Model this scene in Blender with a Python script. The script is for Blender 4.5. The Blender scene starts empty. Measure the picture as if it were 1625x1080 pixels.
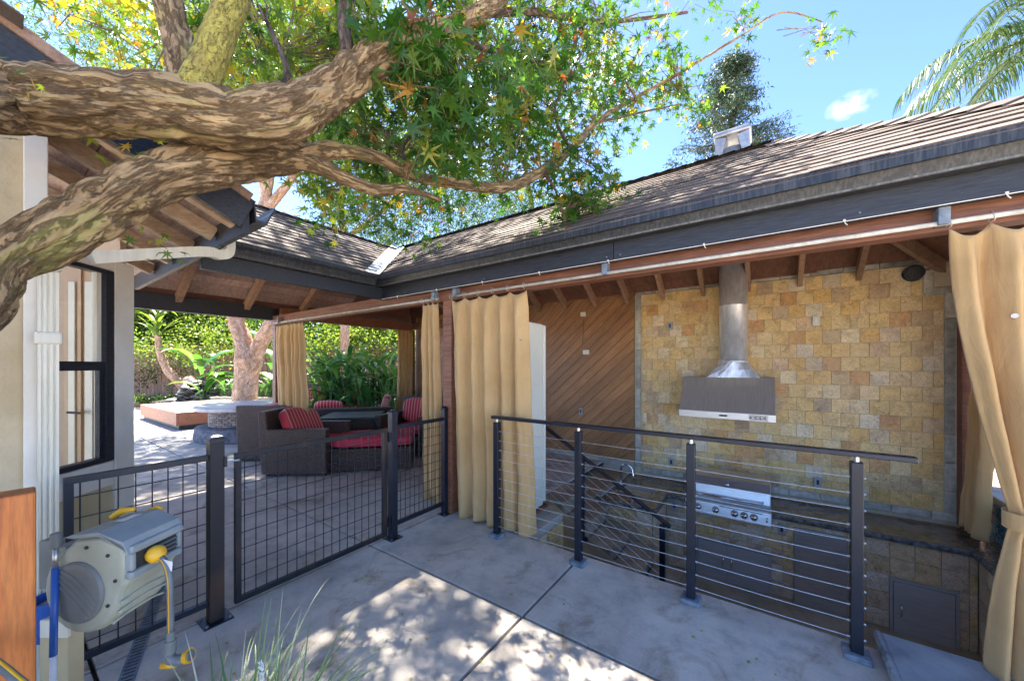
import bpy, bmesh, math, random
import numpy as np
from mathutils import Vector, Matrix, noise
random.seed(7); RS = np.random.RandomState(7)
R = math.radians
scene = bpy.context.scene
COL = scene.collection

# ------------------------------------------------------------------ camera, sky, sun, exposure
YAW = R(34.8); CY, SY = math.cos(YAW), math.sin(YAW)
FPX, CX, HY, EYE = 579.0, 812.0, 580.0, 1.5
cam_d = bpy.data.cameras.new('camera'); cam = bpy.data.objects.new('camera', cam_d); COL.objects.link(cam)
cam.location = (0, 0, EYE); cam.rotation_euler = (R(90), 0, YAW)
cam_d.sensor_width = 36; cam_d.lens = 36*FPX/1625; cam_d.shift_y = 40/1625
cam_d.clip_start = 0.05; cam_d.clip_end = 2000
scene.camera = cam
TO_SUN = Vector((-.56, .25, 1.0)).normalized()
SUN_EL = math.asin(TO_SUN.z); SUN_AZ = math.atan2(TO_SUN.x, TO_SUN.y)
world = bpy.data.worlds.new('World'); scene.world = world; world.use_nodes = True
wn, wl_ = world.node_tree.nodes, world.node_tree.links
wn.clear()
wo = wn.new('ShaderNodeOutputWorld'); bg = wn.new('ShaderNodeBackground'); sky = wn.new('ShaderNodeTexSky')
sky.sky_type = 'NISHITA'; sky.sun_disc = False; sky.sun_elevation = SUN_EL; sky.sun_rotation = SUN_AZ
sky.air_density = 0.38; sky.dust_density = 0.1; sky.ozone_density = 1.6; sky.altitude = 100
bg.inputs['Strength'].default_value = 0.125
# a few small soft clouds
tc = wn.new('ShaderNodeTexCoord')
nz = wn.new('ShaderNodeTexNoise'); nz.inputs['Scale'].default_value = 26; nz.inputs['Detail'].default_value = 6; nz.inputs['Roughness'].default_value = .55
wl_.new(tc.outputs['Generated'], nz.inputs['Vector'])
def cloud_dir(px, py):
    l, u = (px-CX)/FPX, (HY-py)/FPX
    return Vector((CY*l - SY, SY*l + CY, u)).normalized()
mask = None
for (px, py, rad) in ((1350, 168, .040), (955, 115, .085), (925, 150, .06)):
    dv = cloud_dir(px, py)
    sb = wn.new('ShaderNodeVectorMath'); sb.operation = 'SUBTRACT'; sb.inputs[1].default_value = dv
    wl_.new(tc.outputs['Generated'], sb.inputs[0])
    sc_ = wn.new('ShaderNodeVectorMath'); sc_.operation = 'MULTIPLY'; sc_.inputs[1].default_value = (1, 1, 1.7)
    wl_.new(sb.outputs[0], sc_.inputs[0])
    ln = wn.new('ShaderNodeVectorMath'); ln.operation = 'LENGTH'; wl_.new(sc_.outputs[0], ln.inputs[0])
    mr = wn.new('ShaderNodeMapRange'); mr.inputs[1].default_value = 0; mr.inputs[2].default_value = rad
    mr.inputs[3].default_value = 1; mr.inputs[4].default_value = 0; wl_.new(ln.outputs['Value'], mr.inputs[0])
    if mask is None: mask = mr.outputs[0]
    else:
        mx = wn.new('ShaderNodeMath'); mx.operation = 'MAXIMUM'; wl_.new(mask, mx.inputs[0]); wl_.new(mr.outputs[0], mx.inputs[1]); mask = mx.outputs[0]
ad = wn.new('ShaderNodeMath'); ad.operation = 'MULTIPLY'; n3_ = wn.new('ShaderNodeMapRange'); n3_.inputs[1].default_value = .40; n3_.inputs[2].default_value = .66; wl_.new(nz.outputs['Fac'], n3_.inputs[0]); wl_.new(mask, ad.inputs[0]); wl_.new(n3_.outputs[0], ad.inputs[1])
m2 = wn.new('ShaderNodeMapRange'); m2.inputs[1].default_value = .03; m2.inputs[2].default_value = .45; m2.inputs[4].default_value = .8; wl_.new(ad.outputs[0], m2.inputs[0])
hsv_ = wn.new('ShaderNodeHueSaturation'); hsv_.inputs['Hue'].default_value = .502; hsv_.inputs['Saturation'].default_value = 1.06; wl_.new(sky.outputs[0], hsv_.inputs['Color'])
mxc = wn.new('ShaderNodeMix'); mxc.data_type = 'RGBA'; mxc.inputs[7].default_value = (2.0, 2.05, 2.15, 1)
wl_.new(m2.outputs[0], mxc.inputs[0]); wl_.new(hsv_.outputs[0], mxc.inputs[6])
wl_.new(mxc.outputs[2], bg.inputs['Color']); wl_.new(bg.outputs[0], wo.inputs['Surface'])
sd = bpy.data.lights.new('sun', 'SUN'); sd.energy = 4.5; sd.angle = R(.5); sd.color = (1, .92, .80)
so = bpy.data.objects.new('sun', sd); COL.objects.link(so); so.location = (-6, 3, 12)
so.rotation_euler = TO_SUN.to_track_quat('Z', 'Y').to_euler()
vs = scene.view_settings
vs.view_transform = 'Standard'; vs.look = 'None'; vs.gamma = 1; vs.use_curve_mapping = False; vs.exposure = 2.88
scene.cycles.max_bounces = 10; scene.cycles.diffuse_bounces = 6; scene.cycles.transparent_max_bounces = 12

# ------------------------------------------------------------------ measuring helpers (photo survey -> metres)
def W(px, py, dep):
    l = (px-CX)/FPX*dep; return Vector((CY*l - SY*dep, SY*l + CY*dep, EYE + (HY-py)/FPX*dep))
def ray(px, py):
    l, u = (px-CX)/FPX, (HY-py)/FPX
    return Vector((CY*l - SY, SY*l + CY, u))
def on_z(px, py, z=0.0): r = ray(px, py); return Vector((0, 0, EYE)) + r*((z-EYE)/r.z)
def on_y(px, py, y): r = ray(px, py); return Vector((0, 0, EYE)) + r*(y/r.y)
def on_x(px, py, x): r = ray(px, py); return Vector((0, 0, EYE)) + r*(x/r.x)
def pix(p):
    p = Vector(p); dep = -SY*p.x + CY*p.y; lat = CY*p.x + SY*p.y
    return (CX + FPX*lat/dep, HY - FPX*(p.z-EYE)/dep, dep) if dep > .05 else (1e5, 1e5, dep)
def in_view(p, m=20):
    x, y, d = pix(p); return d > .05 and -m < x < 1625+m and -m < y < 1080+m

# ------------------------------------------------------------------ materials
MATS = {}
def new_mat(name):
    m = bpy.data.materials.new(name); m.use_nodes = True
    nt = m.node_tree; nt.nodes.clear()
    o = nt.nodes.new('ShaderNodeOutputMaterial'); b = nt.nodes.new('ShaderNodeBsdfPrincipled')
    nt.links.new(b.outputs[0], o.inputs[0]); MATS[name] = m
    return m, nt, b, o
def ramp(nt, fac, stops):
    r = nt.nodes.new('ShaderNodeValToRGB'); els = r.color_ramp.elements
    while len(els) < len(stops): els.new(.5)
    for e, (p, c) in zip(els, stops): e.position = p; e.color = (*c, 1) if len(c) == 3 else c
    nt.links.new(fac, r.inputs[0]); return r.outputs[0]
def coords(nt, mode='pos', stretch=(1, 1, 1), rand=False):
    if mode == 'pos': v = nt.nodes.new('ShaderNodeNewGeometry').outputs['Position']
    else: v = nt.nodes.new('ShaderNodeTexCoord').outputs['Object']
    m = nt.nodes.new('ShaderNodeVectorMath'); m.operation = 'MULTIPLY'; m.inputs[1].default_value = stretch
    nt.links.new(v, m.inputs[0]); v = m.outputs[0]
    if rand:
        s = nt.nodes.new('ShaderNodeMath'); s.operation = 'MULTIPLY'; s.inputs[1].default_value = 50
        nt.links.new(rnd(nt), s.inputs[0])
        a = nt.nodes.new('ShaderNodeVectorMath'); a.operation = 'ADD'; nt.links.new(v, a.inputs[0]); nt.links.new(s.outputs[0], a.inputs[1]); v = a.outputs[0]
    return v
def rnd(nt):
    a = nt.nodes.new('ShaderNodeObjectInfo'); g = nt.nodes.new('ShaderNodeNewGeometry')
    m = nt.nodes.new('ShaderNodeMath'); m.operation = 'ADD'; nt.links.new(a.outputs['Random'], m.inputs[0]); nt.links.new(g.outputs['Random Per Island'], m.inputs[1])
    f = nt.nodes.new('ShaderNodeMath'); f.operation = 'FRACT'; nt.links.new(m.outputs[0], f.inputs[0]); return f.outputs[0]
def ntex(nt, v, scale, detail=6, rough=.6, dist=0):
    n = nt.nodes.new('ShaderNodeTexNoise'); n.inputs['Scale'].default_value = scale; n.inputs['Detail'].default_value = detail
    n.inputs['Roughness'].default_value = rough; n.inputs['Distortion'].default_value = dist
    nt.links.new(v, n.inputs['Vector']); return n.outputs['Fac']
def mixc(nt, fac, a, b, mode='MIX'):
    m = nt.nodes.new('ShaderNodeMix'); m.data_type = 'RGBA'; m.blend_type = mode
    for s, i in ((fac, 0), (a, 6), (b, 7)):
        if isinstance(s, (int, float)): m.inputs[i].default_value = s
        elif isinstance(s, tuple): m.inputs[i].default_value = (*s, 1)
        else: nt.links.new(s, m.inputs[i])
    return m.outputs[2]
def bump(nt, b, h, strength=.3, dist=.01, prev=None):
    n = nt.nodes.new('ShaderNodeBump'); n.inputs['Strength'].default_value = strength; n.inputs['Distance'].default_value = dist
    nt.links.new(h, n.inputs['Height'])
    if prev is not None: nt.links.new(prev, n.inputs['Normal'])
    nt.links.new(n.outputs[0], b.inputs['Normal']); return n.outputs[0]
def simple(name, c1, c2=None, scale=6, rough=.6, metal=0, bmp=0, bdist=.004, stretch=(1, 1, 1), mode='pos', rand=False, detail=7, lo=.35, hi=.65, spec=.5, rvar=0, coat=0):
    m, nt, b, o = new_mat(name)
    if c2 is None: c2 = tuple(min(1, x*1.25+.005) for x in c1)
    v = coords(nt, mode, stretch, rand)
    n = ntex(nt, v, scale, detail)
    c = ramp(nt, n, [(lo, c1), (hi, c2)])
    if rand:
        hs = nt.nodes.new('ShaderNodeHueSaturation'); mr = nt.nodes.new('ShaderNodeMapRange'); mr.inputs[3].default_value = .7; mr.inputs[4].default_value = 1.25
        nt.links.new(rnd(nt), mr.inputs[0]); nt.links.new(mr.outputs[0], hs.inputs['Value']); nt.links.new(c, hs.inputs['Color']); c = hs.outputs[0]
    nt.links.new(c, b.inputs['Base Color'])
    b.inputs['Roughness'].default_value = rough; b.inputs['Metallic'].default_value = metal; b.inputs['Specular IOR Level'].default_value = spec
    if rvar:
        mr = nt.nodes.new('ShaderNodeMapRange'); mr.inputs[3].default_value = max(.02, rough-rvar); mr.inputs[4].default_value = min(1, rough+rvar)
        nt.links.new(ntex(nt, v, scale*2.3, 5), mr.inputs[0]); nt.links.new(mr.outputs[0], b.inputs['Roughness'])
    if coat: b.inputs['Coat Weight'].default_value = coat
    if bmp: bump(nt, b, ntex(nt, v, scale*4, 8, .65), bmp, bdist)
    return m
M = {}
# concrete
def concrete(name, base, dark, light):
    m, nt, b, o = new_mat(name); v = coords(nt, 'pos')
    big = ntex(nt, v, .9, 5, .6, .4); mid = ntex(nt, v, 5, 9, .7, .2); fine = ntex(nt, v, 70, 4, .6)
    c = ramp(nt, big, [(.3, dark), (.5, base), (.72, light)])
    c2 = ramp(nt, mid, [(.3, (.55, .55, .57)), (.5, (.95, .95, .95)), (.7, (1.15, 1.12, 1.08))])
    c = mixc(nt, .8, c, c2, 'MULTIPLY')
    sp = ramp(nt, ntex(nt, v, 24, 5, .75, .6), [(.24, (.45, .43, .4)), (.33, (1, 1, 1))]); c = mixc(nt, .8, c, sp, 'MULTIPLY')
    st = ramp(nt, ntex(nt, v, 2.1, 7, .7, 1.2), [(.54, (1, 1, 1)), (.68, (.62, .53, .42))]); c = mixc(nt, .95, c, st, 'MULTIPLY')
    c = mixc(nt, .4, c, ramp(nt, fine, [(.3, (.8, .8, .8)), (.7, (1.1, 1.1, 1.1))]), 'MULTIPLY')
    dv_ = nt.nodes.new('ShaderNodeVectorMath'); dv_.operation = 'ADD'; nz_ = nt.nodes.new('ShaderNodeTexNoise'); nz_.inputs['Scale'].default_value = 6; nz_.inputs['Detail'].default_value = 6; nt.links.new(v, nz_.inputs['Vector'])
    sc1 = nt.nodes.new('ShaderNodeVectorMath'); sc1.operation = 'SCALE'; sc1.inputs['Scale'].default_value = .22; nt.links.new(nz_.outputs['Color'], sc1.inputs[0]); nt.links.new(v, dv_.inputs[0]); nt.links.new(sc1.outputs[0], dv_.inputs[1])
    vo = nt.nodes.new('ShaderNodeTexVoronoi'); vo.feature = 'DISTANCE_TO_EDGE'; vo.inputs['Scale'].default_value = 1.1; nt.links.new(dv_.outputs[0], vo.inputs['Vector'])
    ck = ramp(nt, vo.outputs['Distance'], [(0, (1, 1, 1)), (.0035, (0, 0, 0))]); mk = ramp(nt, ntex(nt, v, 1.3, 3), [(.52, (0, 0, 0)), (.6, (.55, .55, .55))])
    ckm = mixc(nt, 1.0, ck, mk, 'MULTIPLY'); c = mixc(nt, ckm, c, (.13, .11, .09))
    nt.links.new(c, b.inputs['Base Color'])
    mr = nt.nodes.new('ShaderNodeMapRange'); mr.inputs[3].default_value = .55; mr.inputs[4].default_value = .9; nt.links.new(mid, mr.inputs[0]); nt.links.new(mr.outputs[0], b.inputs['Roughness'])
    p = bump(nt, b, fine, .25, .002); bump(nt, b, mid, .3, .006, p)
    return m
M['concrete'] = concrete('patio_concrete', (.56, .505, .43), (.38, .335, .285), (.66, .595, .51))
M['concrete_warm'] = concrete('warm_concrete', (.42, .39, .33), (.33, .30, .25), (.50, .46, .38))
M['slate'] = simple('slate_cap', (.13, .15, .17), (.30, .32, .33), 5, .6, bmp=.5, bdist=.01, detail=10, lo=.3, hi=.7)
M['joint'] = simple('joint_dark', (.03, .028, .025), (.05, .045, .04), 30, .9)
# travertine
def travertine(name, stops, veins=(.30, .22, .13)):
    m, nt, b, o = new_mat(name); v = coords(nt, 'pos', rand=True)
    r = rnd(nt)
    base = ramp(nt, r, stops)
    n1 = ntex(nt, v, 9, 8, .62, 1.6); n2 = ntex(nt, v, 26, 8, .7, 2.5)
    c = mixc(nt, ramp(nt, n1, [(.45, (0, 0, 0)), (.7, (.45, .45, .45))]), base, (.72, .52, .22))
    vein = ramp(nt, n2, [(.42, (0, 0, 0)), (.5, (.6, .6, .6)), (.58, (0, 0, 0))])
    c = mixc(nt, vein, c, veins)
    mot = ramp(nt, ntex(nt, v, 5.5, 7, .7, 1.0), [(.3, (.58, .50, .42)), (.5, (1, 1, 1)), (.7, (1.22, 1.2, 1.12))]); c = mixc(nt, .85, c, mot, 'MULTIPLY')
    dk = ramp(nt, ntex(nt, v, 17, 9, .75, 1.8), [(.36, (.42, .33, .25)), (.44, (1, 1, 1))]); c = mixc(nt, .8, c, dk, 'MULTIPLY')
    lt = ramp(nt, ntex(nt, v, 14, 6, .6, 3), [(.58, (0, 0, 0)), (.72, (.5, .5, .5))]); c = mixc(nt, lt, c, (.76, .66, .45))
    pit = ramp(nt, ntex(nt, v, 75, 3, .5), [(.27, (1, 1, 1)), (.34, (0, 0, 0))]); c = mixc(nt, pit, c, (.16, .10, .06))
    nt.links.new(c, b.inputs['Base Color']); b.inputs['Roughness'].default_value = .5
    p = bump(nt, b, n2, .35, .004); bump(nt, b, n1, .3, .008, p)
    return m
gold = [(0, (.74, .50, .16)), (.18, (.84, .60, .25)), (.34, (.78, .46, .11)), (.5, (.86, .69, .40)), (.64, (.80, .56, .23)), (.76, (.50, .34, .20)), (.86, (.84, .73, .52)), (.95, (.66, .33, .10))]
M['tile'] = travertine('gold_travertine', gold)
M['tile_low'] = travertine('mixed_travertine', [(0, (.80, .58, .24)), (.25, (.66, .46, .30)), (.45, (.82, .72, .54)), (.65, (.80, .50, .16)), (.85, (.84, .77, .64)), (1, (.58, .40, .26))])
M['grout'] = simple('grout', (.50, .41, .26), (.60, .50, .33), 20, .9)
M['trimstone'] = simple('grey_trim_stone', (.32, .30, .24), (.54, .51, .42), 14, .6, bmp=.6, bdist=.006, rand=True, detail=9, lo=.35, hi=.65)
def granite():
    m, nt, b, o = new_mat('brown_granite'); v = coords(nt, 'pos', (1, 3.2, 3))
    n = ntex(nt, v, 3.2, 10, .68, 2.4)
    c = ramp(nt, n, [(.36, (.03, .024, .018)), (.47, (.14, .10, .06)), (.54, (.32, .24, .15)), (.60, (.08, .065, .05)), (.72, (.40, .34, .24))])
    nt.links.new(c, b.inputs['Base Color']); b.inputs['Roughness'].default_value = .16; b.inputs['Coat Weight'].default_value = .3
    return m
M['granite'] = granite()
M['granite_edge'] = simple('chiselled_granite_edge', (.03, .03, .03), (.22, .21, .19), 22, .5, bmp=.9, bdist=.012)
# wood
def wood(name, c1, c2, c3, grain=(1, 14, 14), rough=.55, rand=True, coat=0, mode='obj', scale=3.0):
    m, nt, b, o = new_mat(name); v = coords(nt, mode, grain, rand)
    n = ntex(nt, v, scale, 9, .62, .9); n2 = ntex(nt, v, scale*4.5, 5, .6, .3)
    c = ramp(nt, n, [(.28, c1), (.5, c2), (.72, c3)])
    c = mixc(nt, .55, c, ramp(nt, n2, [(.35, (.6, .6, .6)), (.6, (1.1, 1.1, 1.1))]), 'MULTIPLY')
    if rand:
        hs = nt.nodes.new('ShaderNodeHueSaturation'); mr = nt.nodes.new('ShaderNodeMapRange'); mr.inputs[3].default_value = .78; mr.inputs[4].default_value = 1.25
        nt.links.new(rnd(nt), mr.inputs[0]); nt.links.new(mr.outputs[0], hs.inputs['Value']); nt.links.new(c, hs.inputs['Color']); c = hs.outputs[0]
    nt.links.new(c, b.inputs['Base Color']); b.inputs['Roughness'].default_value = rough
    if coat: b.inputs['Coat Weight'].default_value = coat; b.inputs['Coat Roughness'].default_value = .3
    bump(nt, b, n2, .3, .003)
    return m
M['redbeam'] = wood('reddish_stained_beam', (.10, .035, .018), (.20, .075, .038), (.29, .12, .06), mode='pos', grain=(1, 12, 12))
M['rafter'] = wood('brown_rafter', (.2, .115, .07), (.32, .19, .115), (.4, .25, .16), mode='pos', grain=(6, 6, 6))
M['ceiling'] = wood('ceiling_plank', (.26, .165, .125), (.40, .27, .21), (.5, .36, .29), mode='pos', grain=(2, 9, 5))
M['darkceil'] = wood('dark_ceiling_plank', (.13, .055, .035), (.20, .09, .055), (.27, .13, .08), mode='pos', grain=(9, 2, 5))
M['diag'] = wood('diagonal_board', (.17, .072, .024), (.31, .14, .048), (.42, .21, .08), grain=(1.2, 14, 14), coat=.2)
M['fencewood'] = wood('weathered_fence_board', (.15, .075, .045), (.27, .145, .085), (.38, .22, .14), grain=(12, 12, 1))
M['redwood'] = wood('orange_redwood', (.34, .085, .015), (.50, .145, .025), (.60, .21, .045), grain=(9, 9, .8), mode='pos', rand=False)
M['stage'] = wood('stage_side_wood', (.22, .08, .04), (.33, .13, .07), (.42, .19, .1), grain=(3, 3, 14), mode='pos', rand=False)
M['darkpaint'] = simple('black_blue_painted_wood', (.010, .012, .017), (.028, .032, .040), 5, .45, bmp=.45, bdist=.004, stretch=(2, 9, 22), rvar=.12)
M['gutter'] = simple('dark_metal_gutter', (.012, .015, .02), (.085, .085, .08), 5, .42, bmp=.15, stretch=(16, 16, 1.2), rvar=.15, lo=.42, hi=.8)
M['gutter_worn'] = simple('worn_gutter_lip', (.07, .07, .065), (.2, .19, .165), 18, .6, bmp=.3, stretch=(3, 3, 1))
M['black'] = simple('black_powdercoat', (.003, .005, .012), (.008, .012, .024), 7, .42, bmp=.12, bdist=.002, rvar=.12)
M['rustblack'] = simple('faded_black_steel', (.004, .005, .009), (.075, .036, .017), 6, .5, bmp=.2, lo=.52, hi=.78, stretch=(1, 1, .35))
M['plate'] = simple('faded_post_shoe', (.09, .12, .16), (.24, .28, .31), 20, .6, bmp=.3)
M['steel'] = simple('brushed_stainless', (.50, .49, .47), (.66, .65, .62), 6, .34, .8, stretch=(1, 1, 26), rvar=.08)
M['steel_dark'] = simple('tinted_stainless', (.42, .37, .31), (.54, .48, .41), 5, .42, .5, stretch=(22, 1, 1), rvar=.05)
M['steel_door'] = simple('grey_steel_door', (.40, .375, .34), (.48, .455, .42), 5, .5, .2, stretch=(1, 1, 18), rvar=.05)
M['galv'] = simple('galvanised_duct', (.58, .58, .58), (.78, .78, .78), 9, .38, .6, stretch=(3, 3, 1), rvar=.12, bmp=.08)
M['ventmetal'] = simple('weathered_vent_metal', (.26, .28, .30), (.46, .48, .50), 9, .4, .6, rvar=.12)
M['chrome'] = simple('chrome', (.7, .7, .7), (.8, .8, .8), 3, .12, 1)
M['cable'] = simple('steel_cable', (.62, .62, .6), (.8, .8, .78), 60, .32, .8)
M['white'] = simple('white_paint', (.66, .62, .52), (.80, .76, .66), 3, .5, bmp=.12, detail=9)
M['fridgewhite'] = simple('cream_white_enamel', (.62, .62, .52), (.70, .70, .61), 1.5, .35, coat=.2)
M['stucco'] = simple('beige_stucco', (.48, .38, .22), (.60, .49, .31), 3, .85, bmp=.8, bdist=.012, detail=10)
M['siding'] = simple('yellow_siding', (.48, .38, .2), (.56, .46, .26), 4, .7)
M['downspout'] = simple('cream_downspout', (.66, .62, .48), (.78, .74, .60), 4, .4, stretch=(8, 8, 1))
M['glasspane'] = None
def glass():
    m, nt, b, o = new_mat('window_glass')
    b.inputs['Base Color'].default_value = (.9, .93, .9, 1); b.inputs['Roughness'].default_value = .01
    b.inputs['Transmission Weight'].default_value = 1; b.inputs['IOR'].default_value = 1.45; return m
M['glasspane'] = glass()
def curtain_mat():
    m, nt, b, o = new_mat('tan_canvas'); v = coords(nt, 'pos', (1, 1, 1))
    n = ntex(nt, v, 2.5, 6, .6, .5); f = ntex(nt, coords(nt, 'pos', (60, 60, 400)), 3, 3)
    c = ramp(nt, n, [(.3, (.56, .35, .14)), (.7, (.68, .45, .20))])
    c = mixc(nt, .35, c, ramp(nt, f, [(.3, (.82, .82, .82)), (.7, (1.1, 1.1, 1.1))]), 'MULTIPLY')
    nt.links.new(c, b.inputs['Base Color']); b.inputs['Roughness'].default_value = .85; b.inputs['Sheen Weight'].default_value = .25
    t = nt.nodes.new('ShaderNodeBsdfTranslucent'); nt.links.new(c, t.inputs[0])
    mx = nt.nodes.new('ShaderNodeMixShader'); mx.inputs[0].default_value = .18
    nt.links.new(b.outputs[0], mx.inputs[1]); nt.links.new(t.outputs[0], mx.inputs[2]); nt.links.new(mx.outputs[0], o.inputs[0])
    p = bump(nt, b, f, .3, .002); wr_ = ntex(nt, coords(nt, 'pos', (5, 5, 1.6)), 2.2, 5, .55, .8); bump(nt, b, wr_, .5, .02, p); return m
M['curtain'] = curtain_mat()
def shingle_mat():
    m, nt, b, o = new_mat('asphalt_shingle'); v = coords(nt, 'pos')
    r = rnd(nt)
    c = ramp(nt, r, [(0, (.10, .08, .068)), (.35, (.135, .107, .09)), (.65, (.165, .132, .108)), (1, (.21, .168, .135))])
    g = ntex(nt, v, 130, 3, .7); c = mixc(nt, .75, c, ramp(nt, g, [(.3, (.5, .5, .52)), (.7, (1.35, 1.32, 1.3))]), 'MULTIPLY')
    c = mixc(nt, .6, c, ramp(nt, ntex(nt, v, 2, 5), [(.35, (.72, .7, .72)), (.65, (1.15, 1.12, 1.08))]), 'MULTIPLY')
    nt.links.new(c, b.inputs['Base Color']); b.inputs['Roughness'].default_value = .9
    bump(nt, b, g, .5, .004); return m
M['shingle'] = shingle_mat()
def bark_mat(name, cols, moss, scale=6, amt=.5, fis=(19, .05, .2)):
    m, nt, b, o = new_mat(name)
    at_ = nt.nodes.new('ShaderNodeAttribute'); at_.attribute_name = 'bk'; v0 = at_.outputs['Vector']
    st = nt.nodes.new('ShaderNodeVectorMath'); st.operation = 'MULTIPLY'; st.inputs[1].default_value = (1, 1, fis[2]); nt.links.new(v0, st.inputs[0]); v = st.outputs[0]
    n = ntex(nt, v, scale*2.4, 12, .75, .6); n2 = ntex(nt, v, scale*9, 8, .72, .6)
    c = ramp(nt, n, [(.28, cols[0]), (.45, cols[1]), (.6, cols[2]), (.75, cols[3])])
    c = mixc(nt, .75, c, ramp(nt, n2, [(.3, (.40, .37, .34)), (.6, (1.15, 1.12, 1.1))]), 'MULTIPLY')
    # dark fissure network along the limb
    fn = ntex(nt, v, fis[0], 8, .74, .35)
    ab = nt.nodes.new('ShaderNodeMath'); ab.operation = 'SUBTRACT'; ab.inputs[1].default_value = .5; nt.links.new(fn, ab.inputs[0])
    a2 = nt.nodes.new('ShaderNodeMath'); a2.operation = 'ABSOLUTE'; nt.links.new(ab.outputs[0], a2.inputs[0])
    fz = ramp(nt, a2.outputs[0], [(0, (.48, .41, .34)), (fis[1], (1, 1, 1))]); c = mixc(nt, 1.0, c, fz, 'MULTIPLY')
    mm = ramp(nt, ntex(nt, v, scale*.7, 6, .65, 1.4), [(.56, (0, 0, 0)), (.68, (amt, amt, amt))])
    c = mixc(nt, mm, c, moss)
    nt.links.new(c, b.inputs['Base Color']); b.inputs['Roughness'].default_value = .88
    p = bump(nt, b, n2, .8, .010); p = bump(nt, b, fz, .9, .014, p); bump(nt, b, n, .5, .02, p); return m
M['bark'] = bark_mat('furrowed_bark', ((.24, .155, .075), (.35, .235, .115), (.45, .32, .16), (.42, .35, .18)), (.34, .34, .08), amt=.6)
M['bark_green'] = bark_mat('yellow_green_bark', ((.26, .2, .06), (.36, .31, .06), (.42, .38, .08), (.33, .25, .08)), (.20, .12, .06), 8, .85, (22, .015, .6))
M['bark_pink'] = bark_mat('peeling_pink_bark', ((.36, .17, .08), (.5, .3, .19), (.6, .46, .36), (.48, .24, .12)), (.3, .13, .06), 5, .6, (9, .02, .4))
M['bark_dark'] = bark_mat('dull_brown_bark', ((.1, .06, .04), (.17, .11, .07), (.24, .17, .12), (.2, .15, .1)), (.1, .1, .05))
M['twig'] = simple('brown_twig', (.12, .07, .04), (.22, .15, .08), 20, .8)
def leaf_mat(name, stops, trans=.45, yellow=None, nscale=1.2, rough=.45):
    m, nt, b, o = new_mat(name); r = rnd(nt)
    c = ramp(nt, r, stops)
    if yellow:
        v = coords(nt, 'pos'); f = ramp(nt, ntex(nt, v, nscale, 3), [(yellow[0], (0, 0, 0)), (yellow[1], (.85, .85, .85))])
        r2 = nt.nodes.new('ShaderNodeMath'); r2.operation = 'MULTIPLY'; r2.inputs[1].default_value = 7.31; nt.links.new(r, r2.inputs[0])
        r3 = nt.nodes.new('ShaderNodeMath'); r3.operation = 'FRACT'; nt.links.new(r2.outputs[0], r3.inputs[0])
        c = mixc(nt, f, c, ramp(nt, r3.outputs[0], [(0, (.16, .27, .03)), (.5, (.34, .38, .04)), (.85, (.5, .42, .05)), (.97, (.5, .22, .04))]))
    nt.links.new(c, b.inputs['Base Color']); b.inputs['Roughness'].default_value = rough; b.inputs['Specular IOR Level'].default_value = .4
    t = nt.nodes.new('ShaderNodeBsdfTranslucent')
    hs = nt.nodes.new('ShaderNodeHueSaturation'); hs.inputs['Value'].default_value = 1.6; hs.inputs['Saturation'].default_value = 1.1; hs.inputs['Hue'].default_value = .49; nt.links.new(c, hs.inputs['Color'])
    nt.links.new(hs.outputs[0], t.inputs[0])
    mx = nt.nodes.new('ShaderNodeMixShader'); mx.inputs[0].default_value = trans
    nt.links.new(b.outputs[0], mx.inputs[1]); nt.links.new(t.outputs[0], mx.inputs[2]); nt.links.new(mx.outputs[0], o.inputs[0])
    return m
M['leaf'] = leaf_mat('star_leaf', [(0, (.025, .085, .012)), (.4, (.045, .125, .016)), (.7, (.08, .165, .022)), (.9, (.15, .21, .03)), (.96, (.42, .34, .05)), (.98, (.45, .19, .05)), (1, (.28, .09, .04))], .42, (.66, .78), .8)
M['leaf_y'] = leaf_mat('yellowing_star_leaf', [(0, (.07, .16, .025)), (.35, (.15, .23, .03)), (.65, (.28, .31, .04)), (.9, (.42, .37, .05)), (1, (.45, .22, .05))], .5)
M['fine'] = leaf_mat('fine_green_leaf', [(0, (.025, .065, .015)), (.5, (.055, .115, .022)), (1, (.11, .18, .036))], .4)
M['fine_lime'] = leaf_mat('lime_leaf', [(0, (.055, .12, .02)), (.5, (.12, .20, .03)), (1, (.22, .27, .05))], .45)
M['needle'] = leaf_mat('blue_green_needle', [(0, (.018, .038, .02)), (.5, (.032, .062, .032)), (1, (.06, .095, .05))], .15)
M['palm'] = leaf_mat('palm_leaflet', [(0, (.022, .06, .012)), (.5, (.045, .10, .018)), (.85, (.09, .13, .03)), (1, (.14, .15, .07))], .2)
M['broad'] = leaf_mat('broad_tropical_leaf', [(0, (.025, .085, .02)), (.5, (.05, .15, .028)), (1, (.13, .24, .05))], .35, rough=.3)
M['ivy'] = leaf_mat('dark_ivy', [(0, (.02, .045, .012)), (.6, (.05, .085, .025)), (1, (.1, .15, .04))], .2)
M['grass'] = leaf_mat('grass_blade', [(0, (.12, .22, .08)), (.5, (.22, .33, .14)), (.8, (.42, .47, .3)), (1, (.62, .6, .46))], .35)
M['pale_ground'] = simple('pale_tan_ground', (.42, .36, .28), (.58, .52, .43), 3, .95, bmp=.5, bdist=.03, detail=10)
M['soil'] = simple('leafy_soil', (.12, .075, .045), (.3, .21, .14), 9, .95, bmp=.9, bdist=.03, detail=10)
M['gravel'] = simple('pinkish_gravel', (.3, .2, .16), (.62, .5, .44), 45, .9, bmp=.9, bdist=.02)
M['rock'] = simple('dark_slate_rock', (.03, .03, .034), (.12, .115, .115), 8, .5, bmp=.6, bdist=.02, rand=True)
M['rock_pink'] = simple('pink_boulder', (.36, .2, .15), (.5, .33, .26), 6, .8, bmp=.5, bdist=.02)
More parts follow.
